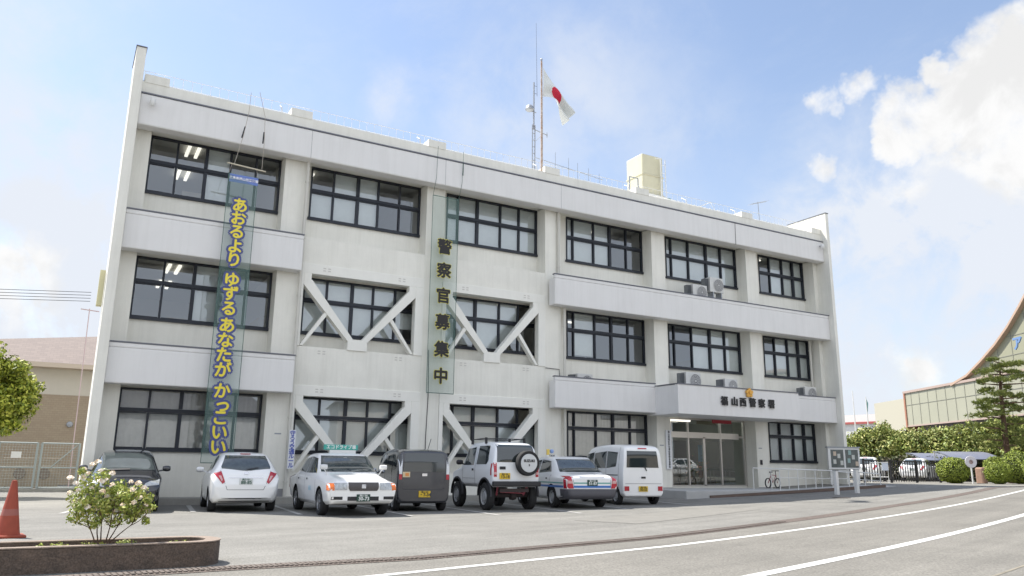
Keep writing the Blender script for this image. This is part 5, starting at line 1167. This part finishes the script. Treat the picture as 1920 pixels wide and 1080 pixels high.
for x in (-.35, .55): t.lathe([(.22, -.02), (.20, -.04), (.0, -.03)], (x, 0, .65), 'Y', 20)
build_each(t, 'vent', mat('vent_brown', (.18, .15, .12), .7), ub)
nb = empty('neighbour_house', (0, 48, 0), 0, 'beige tiled building with a pinkish brown hipped roof at the far left', 'building')
t = MB(); t.box(-11.6, 3.2, 48, 60, 4.62, 6.0); t.build('upper_wall', mat('cream_wall', (.55, .51, .43), .8, var=.05, streak=.06), nb).location = (0, -48, 0)
def brick_mat(name, c1, c2, sc_, mortar=.015):
    M = mat(name, c1, .85); tt = M.node_tree; b = tt.nodes['Principled BSDF']; br = tt.nodes.new('ShaderNodeTexBrick'); br.inputs['Color1'].default_value = (*c1, 1); br.inputs['Color2'].default_value = (*c2, 1)
    br.inputs['Mortar'].default_value = (c1[0] * .75, c1[1] * .75, c1[2] * .75, 1); br.inputs['Scale'].default_value = sc_; br.inputs['Mortar Size'].default_value = mortar; g_ = tt.nodes.new('ShaderNodeNewGeometry'); mp = tt.nodes.new('ShaderNodeMapping'); mp.inputs['Rotation'].default_value = (R(90), 0, 0)
    tt.links.new(g_.outputs['Position'], mp.inputs[0]); tt.links.new(mp.outputs[0], br.inputs['Vector']); tt.links.new(br.outputs[0], b.inputs['Base Color']); return M
t = MB(); t.box(-11.6, 3.2, 47.95, 60, 0, 4.62); t.build('lower_wall', brick_mat('tile_wall', (.36, .29, .205), (.33, .26, .185), 2.2), nb).location = (0, -48, 0)
t = MB(); t.add([(-12.2, 47.3, 6.2), (3.8, 47.3, 6.2), (3.8, 60.7, 6.2), (-12.2, 60.7, 6.2), (1.3, 54, 8.72)], [(0, 1, 4), (1, 2, 4), (2, 3, 4), (3, 0, 4), (3, 2, 1, 0)])
t.build('roof', brick_mat('slate_roof', (.215, .175, .155), (.185, .15, .135), 1.6), nb).location = (0, -48, 0)
t = MB(); t.box(-12.25, 3.85, 47.22, 60.75, 5.98, 6.22); t.build('eave', mat('eave_cream', (.55, .46, .36), .7), nb).location = (0, -48, 0)
t = MB(); t.lathe([(0, -.12), (.14, -.10), (.16, 0)], (.42, 47.94, 3.1), 'Y', 14); t.build('vent_hood', m_grey, nb).location = (0, -48, 0)
def tree(name, base, h, crown, label, cat='tree', group=None, lm=None, seed=1, size=.1, k=60, n=70, cr=.4, trunk_r=.12, lean=0.0, th=None, core=.0):
    rnd = random.Random(seed); o = empty(name, base, 0, label, cat, group)
    (cx, cy, cz), rad = crown
    t = MB(); th = th or cz; t.tube([(0, 0, -.2), (lean * .4, 0, th * .4), (lean, 0, th * .8), (cx, cy, cz + rad[2] * .3)], [trunk_r, trunk_r * .85, trunk_r * .7, trunk_r * .3], 8)
    for q in range(7):
        a = q * .9; t.tube([(lean, 0, th * .75), (cx + math.cos(a) * rad[0] * .35, cy + math.sin(a) * rad[1] * .35, cz - rad[2] * .2), (cx + math.cos(a) * rad[0] * .7, cy + math.sin(a) * rad[1] * .7, cz + rad[2] * rnd.uniform(-.3, .5))], [trunk_r * .5, trunk_r * .3, trunk_r * .1], 5)
    t.build('trunk', m_bark, o, smooth=True)
    t = MB(); clumps(t, (cx, cy, cz), rad, k, cr, n, size, rnd, shell=.3); t.build('crown', lm or m_leafA, o, fix=False)
    return o
tree('round_tree', (-2.35, 31, 0), 5, ((-.10, 0, 3.35), (1.6, 1.4, 1.5)), 'round bright green tree on a thin brown trunk at the left edge', seed=5, size=.075, k=200, n=150, cr=.38, trunk_r=.10, lean=.25, th=2.2)
# power line and thin mast by the west wall
um = empty('power_line_mast', (.62, 40, 0), 0, 'thin red and white mast carrying power lines just left of the station', 'mast')
t = MB(); t.tube([(0, 0, 0), (-.1, 0, 8.0)], .02, 6); t.tube([(-.45, 0, 7.95), (.3, 0, 7.9)], .025, 5); t.build('mast_pole', mat('mast_red', (.55, .42, .42), .6), um)
for k in range(4):
    t = MB(); pts = [(-42 + q * 4.25, 44 - q * .4, 8.1 + .14 * k + .0016 * (q * 4.25 - 21) ** 2 - .5) for q in range(11)]; t.tube([Vector(p) - Vector((.62, 40, 0)) for p in pts], .014, 4); t.build('cable', m_dark, um)

# ------------------------------------------------------------------ right side
nbp = at(1586, 905, 34.5); gzr = gz(nbp.x)
no = empty('notice_case', (nbp.x, nbp.y, gzr), R(-27), 'glass-fronted white notice case on legs by the east end of the building', 'notice board')
t = MB(); t.box(-.72, .72, -.03, .12, .66, 1.60); t.build('case', m_wh, no, bevel=.01)
t = MB(); t.box(-.75, .75, -.06, .16, 1.60, 1.65); t.build('case_roof', m_grey, no)
t = MB(); t.box(-.60, -.02, -.034, -.028, .74, 1.52); t.box(.06, .64, -.034, -.028, .74, 1.52);  build_each(t, 'display', mat('notice_dark', (.12, .15, .15), .2, var=.5, vscale=5, coat=.5), no)
t = MB(); rnd = random.Random(2)
for (x, z) in ((-.5, .9), (-.3, 1.15), (-.18, .85), (.15, .95), (.35, 1.1), (.5, .82), (-.48, 1.25), (.2, 1.3)): t.box(x, x + .13, -.038, -.034, z, z + .19, rnd.randint(0, 2))
build_each(t, 'paper', [mat('paper_a', (.55, .56, .52), .7), mat('paper_b', (.30, .42, .40), .7), mat('paper_c', (.55, .45, .35), .7)], no)
for x in (-.62, .62): t = MB(); t.box(x - .04, x + .04, 0, .08, 0, .66); t.build('leg', m_wh, no)
# black bar fence
def gpt(u, v):
    x = 10.0; z = 0
    for _ in range(50): d = ray(u, v); k = (z - H) / d.z; z = .5 * z + .5 * gz(d.x * k)
    d = ray(u, v); k = (z - H) / d.z; return Vector((d.x * k, d.y * k, z))
fa, fb = at(1622, 905, 39.5), at(1764, 903, 43.5); fa.z = fb.z = .56; fd = (fb - fa).normalized(); fl_len = (fb - fa).length
bf = empty('bar_fence', tuple(fa), math.atan2(fd.y, fd.x), 'black metal bar fence in front of the cars beyond the lot', 'fence')
t = MB(); t.box(0, fl_len, -.02, .02, 1.08, 1.14); t.box(0, fl_len, -.02, .02, .12, .17); x = 0
while x < fl_len: t.box(x - .018, x + .018, -.018, .018, .05, 1.12); x += .24
t.build('bars', m_dark, bf)
for x in (0, fl_len / 3, 2 * fl_len / 3, fl_len): t = MB(); t.box(x - .045, x + .045, -.045, .045, 0, 1.2); t.build('post', m_dark, bf)
for k, (u, w_, hd, lb_) in enumerate(((1622, 46, 62, 'white car behind the bar fence next to the notice case'), (1712, 48, 70, 'white car behind the bar fence below the curved shelter roof'))):
    p = at(u, 900, w_); r = white_hatch(p.x, p.y, hd, lb_, group='white cars beyond the bar fence')
bg_ = at(1652, 905, 39); br_ = empty('barrier', (bg_.x, bg_.y, .56), R(-20), 'low barrier gate with a white sign plate in front of the bar fence', 'barrier')
t = MB(); t.tube([(-.5, 0, 0), (-.5, 0, .98), (.45, 0, 1.02), (.45, 0, 0)], .03, 6); t.tube([(-.5, 0, .3), (.45, 0, .3)], .02, 6); t.build('barrier_frame', m_wh, br_)
t = MB(); t.box(.10, .44, -.06, -.03, .62, .98); t.build('sign_plate', mat('plate_pale', (.6, .66, .75), .5), br_)
for k, (u, v, w_, W_, D_) in enumerate(((1765, 849, 52, 3.6, 2.4), (1812, 846, 49, 3.0, 2.4))):
    p = at(u, v, w_); o = empty('curved_shelter', (p.x, p.y, .56), R(-30), ('curved translucent shelter roof, the left of two behind the round clipped shrub', 'curved translucent shelter roof, the right of two, above the round sign')[k], 'shelter', 'curved shelter roofs beyond the fence')
    t = MB(); n = 12; hh = p.z - .56
    vs = [(x, -D_ / 2 + D_ * q / n, hh - .5 + .5 * math.sin(math.pi * (q / n) * .5 + .0)) for q in range(n + 1) for x in (-W_ / 2, W_ / 2)]
    vs += [(a, b, c - .04) for a, b, c in vs]; m2 = 2 * (n + 1)
    fs = [(2 * q, 2 * q + 1, 2 * q + 3, 2 * q + 2) for q in range(n)] + [(m2 + 2 * q + 2, m2 + 2 * q + 3, m2 + 2 * q + 1, m2 + 2 * q) for q in range(n)] + [(2 * q, 2 * q + 2, m2 + 2 * q + 2, m2 + 2 * q) for q in range(n)] + [(2 * q + 3, 2 * q + 1, m2 + 2 * q + 1, m2 + 2 * q + 3) for q in range(n)] + [(0, m2, m2 + 1, 1), (2 * n, 2 * n + 1, m2 + 2 * n + 1, m2 + 2 * n)]
    t.add(vs, fs); t.build('roof_sheet', mat('shelter_sheet', (.16, .17, .22), .3, var=.2, vscale=3), o, smooth=True)
    t = MB()
    for x in (-W_ / 2 + .1, W_ / 2 - .1): t.tube([(x, D_ / 2, 0), (x, D_ / 2, hh - .05), (x, -D_ / 2, hh - .5)], .05, 6)
    t.build('support', m_wh, o)
sp = at(1825, 905, 40); rs_ = empty('round_sign', (sp.x, sp.y, .56), R(-31), 'round pale sign disc on a short white post between the clipped shrubs', 'road sign')
t = MB(); t.tube([(0, .03, 0), (0, .03, 1.3)], .04, 8); t.build('post', m_wh, rs_); t = MB(); t.lathe([(0, -.02), (.29, -.02), (.30, -.01), (.30, .01), (0, .015)], (0, 0, 1.10), 'Y', 28); t.build('disc', mat('disc_pale', (.60, .58, .62), .4), rs_)
t = MB(); t.lathe([(.0, -.024), (.11, -.024)], (0, 0, 1.10), 'Y', 24); t.build('disc_mark', mat('disc_pink', (.55, .42, .40), .5), rs_)
sb_ = at(1842, 903, 42); t = MB(); t.prism_z([(-.22, -.2), (.22, -.2), (.26, .2), (-.26, .2)], 0, .9); o = t.build('garden_stone', mat('stone_peach', (.42, .27, .20), .85, var=.3, vscale=4), bevel=.08); o.location = (sb_.x, sb_.y, .5); tag(o, 'peach coloured upright garden stone beside the round sign', 'stone')
def shrub(u, vtop, vbot, wpx, w_, label, seed):
    p = at(u, vbot, w_); p.z = gz(p.x); rr_ = wpx / 2 / FPX * w_; hh = (vbot - vtop) / FPX * w_; rnd = random.Random(seed)
    o = empty('clipped_shrub', (p.x, p.y, p.z), 0, label, 'shrub', 'clipped shrubs on the right')
    t = MB(); t.tube([(0, 0, 0), (0, 0, hh * .5)], .06, 6); t.build('stem', m_bark, o)
    t = MB(); t.lathe([(0, .04)] + [(rr_ * .90 * math.sin(a), hh * .5 - hh * .46 * math.cos(a)) for a in [k * math.pi / 10 for k in range(1, 10)]] + [(0, hh * .96)], (0, 0, 0), 'Z', 16); t.build('inner_core', m_core, o, smooth=True)  # solid dark core inside the leaf shell
    t = MB(); leaves(t, (0, 0, hh * .5), (rr_, rr_, hh * .5), 5200, .045, rnd, shell=.88)
    for _ in range(40):
        d = Vector((rnd.gauss(0, 1), rnd.gauss(0, 1), rnd.gauss(0, 1))).normalized(); leaves(t, (d.x * rr_ * .93, d.y * rr_ * .93, hh * .5 + d.z * hh * .46), .14, 40, .045, rnd, shell=.4)
    t.build('foliage', m_leafS, o, fix=False)
shrub(1790, 858, 906, 58, 41, 'round clipped green shrub left of the round sign', 1); shrub(1874, 864, 905, 46, 40, 'low clipped green shrub right of the round sign', 2)
shrub(1912, 843, 905, 56, 41.5, 'large round clipped shrub at the right edge of the picture', 3); shrub(1868, 832, 880, 44, 45, 'clipped shrub at the foot of the pine tree', 4)
shrub(1955, 850, 905, 60, 39, 'clipped shrub beyond the right edge beside the large round one', 6)
# pine
pb = at(1893, 880, 44); pb.z = .5
pn_ = empty('pine_tree', tuple(pb), 0, 'tall pruned pine with flat cloud-like pads of needles at the right', 'tree')
def rel(u, v, w_=44): return at(u, v, w_) - pb
t = MB(); t.tube([Vector((0, 0, -.1)), rel(1889, 850), rel(1884, 810), rel(1880, 770), rel(1876, 730), rel(1875, 690)], [.17, .15, .14, .12, .09, .04], 8); rnd = random.Random(12)
pads = [(1878, 686, 24, 7), (1905, 682, 22, 6), (1845, 697, 17, 8), (1862, 692, 14, 7), (1898, 698, 26, 7), (1912, 706, 18, 7), (1842, 716, 14, 8), (1858, 712, 16, 8), (1884, 712, 22, 8), (1850, 732, 22, 8), (1888, 726, 10, 8), (1872, 738, 24, 8), (1862, 752, 26, 10), (1908, 742, 26, 8), (1850, 764, 24, 9), (1890, 760, 22, 9), (1915, 766, 24, 10), (1838, 778, 22, 9), (1872, 776, 26, 10), (1905, 790, 26, 11),
        (1845, 798, 30, 10), (1880, 802, 26, 9), (1920, 812, 30, 12), (1850, 820, 32, 10), (1906, 830, 30, 12), (1870, 835, 26, 9), (1935, 790, 30, 12), (1940, 750, 26, 10), (1935, 715, 20, 8), (1835, 755, 14, 6), (1862, 675, 14, 5)]
for (u, v, a, b) in pads:
    dp = rnd.uniform(-.7, .7); q = rel(u, v, 44 + dp); s_ = 44 / FPX
    tr = rel(1878, v + 6); t.tube([tr, (tr + q) / 2 + Vector((0, 0, -.05)), q - Vector((0, 0, b * s_ * .4))], [.05, .035, .015], 5)
t.build('trunk', m_bark, pn_, smooth=True)
t = MB()
for (u, v, a, b) in pads:
    q = rel(u, v, 44 + rnd.uniform(-.7, .7)); s_ = 44 / FPX
    for _ in range(int(a * 2.0)):
        d = Vector((rnd.gauss(0, .42), rnd.gauss(0, .42), rnd.gauss(0, .35))); c_ = q + Vector((d.x * a * s_, d.y * a * s_, d.z * b * s_ * .75))
        for _ in range(15):
            dd = Vector((rnd.gauss(0, 1), rnd.gauss(0, 1), rnd.gauss(.6, .6))).normalized() * rnd.uniform(.10, .20); sd_ = dd.cross(Vector((rnd.random(), rnd.random(), rnd.random()))).normalized() * .019
            t.add([c_ - sd_, c_ + sd_, c_ + dd + sd_ * .3, c_ + dd - sd_ * .3], [(0, 1, 2, 3)])
t.build('crown', m_leafP, pn_, fix=False)
# row of trees behind the fence
rnd = random.Random(77)
rows = [(1604, 808, 66), (1632, 790, 65), (1662, 782, 64), (1692, 792, 63), (1722, 800, 62), (1752, 797, 61), (1782, 794, 60), (1812, 790, 59), (1842, 786, 58), (1874, 774, 57), (1908, 762, 56), (1945, 758, 55)]
place_words = ['just right of the station', 'with reddish new shoots on top', 'below the poles of the white shed', 'in front of the cream side wall', 'below the orange corner of the big hall', 'below the left windows of the big hall', 'above the left shelter roof', 'above the right shelter roof', 'left of the pine crown', 'behind the pine trunk', 'right of the pine trunk', 'at the right edge behind the pine']
for k, (u, v, w_) in enumerate(rows):
    b = at(u, 892, w_); b.z = .5; hh = at(u, v, w_).z - .5
    tree('broadleaf_tree', (b.x, b.y, .5), hh, ((0, 0, hh * .56), (1.35, 1.3, hh * .36)), 'bushy green tree ' + place_words[k], group='row of trees beyond the bar fence', lm=m_leafH, seed=30 + k, size=.13, k=70, n=64, cr=.55, trunk_r=.10)
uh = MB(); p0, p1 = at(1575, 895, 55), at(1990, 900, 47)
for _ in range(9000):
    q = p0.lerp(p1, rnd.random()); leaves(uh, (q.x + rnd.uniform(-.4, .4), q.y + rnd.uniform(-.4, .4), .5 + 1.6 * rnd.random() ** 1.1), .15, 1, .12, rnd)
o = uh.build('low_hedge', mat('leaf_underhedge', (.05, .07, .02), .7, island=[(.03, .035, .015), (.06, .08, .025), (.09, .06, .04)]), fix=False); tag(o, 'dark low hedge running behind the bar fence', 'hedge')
# big hall with swept roof
A0 = at(1697, 738, 80); A1 = at(1785, 722, 71.7); hd_ = Vector((A1.x - A0.x, A1.y - A0.y, 0)).normalized()
hall = empty('large_hall', (A0.x, A0.y, .5), math.atan2(hd_.y, hd_.x), 'large panelled hall with a swept pointed gable at the far right', 'building')
nv = Vector((hd_.y, -hd_.x, 0))
def hit_hall(u, v):                      # local (along, up) of a point on the front of the hall
    d = ray(u, v); o = Vector((0, 0, H)); k = (A0 - o).dot(nv) / d.dot(nv); p = o + d * k; return ((p - A0).dot(hd_), p.z - .5)
top_l = hit_hall(1697, 738)[1]; bz = hit_hall(1697, 799)[1]
mp_ = mat('hall_panel', (.36, .36, .28), .5, var=.08, vscale=.3, streak=.05)
inward = 1 if (Vector((0, 0, H)) - A0).dot(nv) > 0 else -1     # nv points to the camera when 1
yf = 0.0; sg = -1 if inward == 1 else 1
# local y axis is rot(+90) of hd_: camera side is -y when nv = (hd.y,-hd.x) points to the camera
cs = -1 if inward == 1 else 1
t = MB(); t.box(0, 60, min(0, -cs * 20), max(0, -cs * 20), bz, top_l); t.build('front_block', mp_, hall)
t = MB(); t.box(.6, 60, min(-cs * .8, -cs * 19), max(-cs * .8, -cs * 19), 0, bz); t.build('recessed_ground_floor', mat('hall_dark', (.11, .10, .11), .5), hall)
t = MB(); t.box(-.25, .0, min(cs * .1, -cs * 20), max(cs * .1, -cs * 20), 0, top_l + .2); t.build('corner_trim', mat('hall_orange', (.36, .17, .11), .6), hall)
t = MB(); t.box(-.3, 60, min(cs * .12, -cs * .3), max(cs * .12, -cs * .3), top_l, top_l + .22); t.box(0, 60, min(cs * .06, 0), max(cs * .06, 0), bz - .12, bz + .02); t.build('roof_edge', mat('hall_pink', (.40, .31, .27), .6), hall)
side = at(1668, 746, 90); sloc = (side - A0).dot(hd_); 
t = MB(); t.box(-9, -.26, min(-cs * 1.0, -cs * 20), max(-cs * 1.0, -cs * 20), 0, top_l - .3); t.build('side_block', mat('hall_cream', (.44, .42, .34), .6), hall)
sw_ = [hit_hall(u, v) for u, v in ((1785, 724), (1815, 706), (1842, 678), (1868, 648), (1892, 614), (1915, 574), (1930, 545))]
ex = sw_[-1]; sx0 = sw_[0][0]; mir = [(2 * ex[0] - a + 1.0, b) for a, b in reversed(sw_)]
poly = [(sw_[0][0], top_l + .22)] + sw_ + mir + [(mir[-1][0], top_l + .22)]
t = MB(); 
t.prism_y(poly, min(-cs * .25, -cs * 12), max(-cs * .25, -cs * 12)); t.build('gable_front', mat('hall_panel_green', (.31, .31, .22), .5, var=.1, vscale=.3), hall)
t = MB(); cur = sw_ + mir
for (a, b), (c, d) in zip(cur[:-1], cur[1:]):
    dd = Vector((c - a, d - b)).normalized(); nx, nz = -dd.y * .20, dd.x * .20
    t.prism_y([(a, b), (c, d), (c + nx, d + nz), (a + nx, b + nz)], min(cs * .15, -cs * 12.2), max(cs * .15, -cs * 12.2))
t.build('gable_edge', mat('hall_edge_orange', (.46, .33, .25), .6), hall)
t = MB()
for k in range(26):
    x = 1.1 + k * 1.55; t.box(x - .03, x + .03, min(cs * .03, 0), max(cs * .03, 0), bz + .03, top_l - .02)
t.box(.05, 60, min(cs * .03, 0), max(cs * .03, 0), bz + (top_l - bz) * .62, bz + (top_l - bz) * .62 + .05); t.build('panel_joint', mat('joint_grey', (.24, .24, .20), .7), hall)
t = MB(); x = sx0 + 3
while x < ex[0] + 12:
    def gh(x):
        for (a, b), (c, d) in zip(cur[:-1], cur[1:]):
            if a <= x <= c: return b + (d - b) * (x - a) / (c - a)
        return top_l
    t.box(x - .03, x + .03, min(-cs * .22, -cs * .25), max(-cs * .22, -cs * .25), top_l + .25, gh(x) - .1); x += 1.9
for q in (.25, .5, .75):
    z = top_l + (ex[1] - top_l) * q; xl = next((a + (c - a) * (z - b) / (d - b) for (a, b), (c, d) in zip(sw_[:-1], sw_[1:]) if b <= z <= d), ex[0]); t.box(xl + .2, 2 * ex[0] - xl, min(-cs * .22, -cs * .25), max(-cs * .22, -cs * .25), z, z + .06)
t.build('gable_joint', mat('joint_grey', (.24, .24, .20), .7), hall)
lx, lz = hit_hall(1922, 645); t = MB(); M = Matrix.Translation((lx, -.30 if cs == -1 else .3, lz)) @ Matrix.Rotation(R(90), 4, 'X'); put_text(t, 'ア', 1.15, M @ Matrix.Translation((0, 0, .3 if cs == -1 else 0)), .04, .05); t.build('roof_lettering', mat('hall_blue', (.14, .24, .45), .5), hall)
t = MB(); tx, tz = sw_[-2]
tx, tz = hit_hall(1919, 548); t.tube([(tx, -cs * 2, tz - 4), (tx, -cs * 2, tz + 1.0)], .35, 8)
for k in range(4): t.lathe([(.5, 0), (.75, .15), (.5, .3)], (tx, -cs * 2, tz - 1.5 + k * .75), 'Z', 12)
t.build('roof_spire', mat('spire_orange', (.55, .30, .18), .5), hall)
# white shed and poles far behind
ws = at(1590, 792, 96); we = at(1672, 786, 92); wd_ = Vector((we.x - ws.x, we.y - ws.y, 0)); shd_ = empty('white_shed', (ws.x, ws.y, .5), math.atan2(wd_.y, wd_.x), 'low white building with a red roof edge beyond the trees', 'building')
t = MB(); L_ = wd_.length; t.box(-3, L_ + 2, 0, 8, 0, ws.z - .5); t.build('wall', m_wh, shd_)
t = MB(); t.box(-3.2, L_ + 2.2, -.2, 8.2, ws.z - .5, ws.z + .35); t.build('roof', mat('shed_roof', (.75, .70, .68), .6), shd_)
t = MB(); t.box(-3.2, L_ + 2.2, -.25, -.2, ws.z - .75, ws.z - .5); t.build('red_fascia', mat('shed_red', (.40, .10, .09), .6), shd_)
for k, (u, v) in enumerate(((1598, 733), (1623, 744), (1657, 768))):
    p = at(u, v, 90); o = empty('pole', (p.x, p.y, .5), 0, ('thin tall pole, leftmost of three above the white shed', 'thin pole with a small drooping pennant above the white shed', 'short reddish slanted mast at the right end of the white shed')[k], 'pole')
    t = MB(); t.tube([(0 if k < 2 else -1.2, 0, 0), (0, 0, p.z - .5)], [.10, .05], 6); t.build('shaft', m_wh if k < 2 else mat('shed_red', (.4, .1, .09)), o)
    if k == 1: t = MB(); t.add([(0, 0, p.z - .6), (.5, .1, p.z - 1.2), (.3, .1, p.z - 2.2), (0, 0, p.z - 1.6), (0, .03, p.z - .6), (.5, .13, p.z - 1.2), (.3, .13, p.z - 2.2), (0, .03, p.z - 1.6)], [(0, 1, 2, 3), (7, 6, 5, 4), (0, 4, 5, 1), (1, 5, 6, 2), (2, 6, 7, 3), (3, 7, 4, 0)]); t.build('pennant', mat('pennant_green', (.12, .30, .28), .7), o)
# houses across the street, behind the camera: they show only as reflections in glass
for k, (x, y, w_, h_, c_) in enumerate(((-8, -16, 12, 6.5, (.45, .42, .36)), (8, -18, 14, 5.0, (.5, .5, .5)), (26, -13, 13, 6.0, (.42, .38, .33)), (42, -8, 10, 7.0, (.5, .48, .45)))):
    o = empty('opposite_house', (x, y, 0), R(12), ('beige house across the street, westmost', 'wide grey house across the street', 'brown house across the street', 'tall pale house across the street, eastmost')[k], 'house', 'houses across the street')
    t = MB(); t.box(-w_ / 2, w_ / 2, -4, 4, 0, h_); t.build('wall', mat('opp_wall%d' % k, c_, .8), o); t = MB(); t.add([(-w_ / 2 - .4, -4.4, h_), (w_ / 2 + .4, -4.4, h_), (w_ / 2 + .4, 4.4, h_), (-w_ / 2 - .4, 4.4, h_), (-w_ / 2 + 2, 0, h_ + 2), (w_ / 2 - 2, 0, h_ + 2)], [(0, 1, 5, 4), (1, 2, 5), (2, 3, 4, 5), (3, 0, 4), (3, 2, 1, 0)]); t.build('roof', mat('opp_roof', (.12, .12, .13), .6), o)
    t = MB()
    for q in range(4): t.box(-w_ / 2 + 1 + q * (w_ - 2) / 4, -w_ / 2 + 2.2 + q * (w_ - 2) / 4, 4.0, 4.03, 1.0, 2.2)
    build_each(t, 'window', m_cg, o)
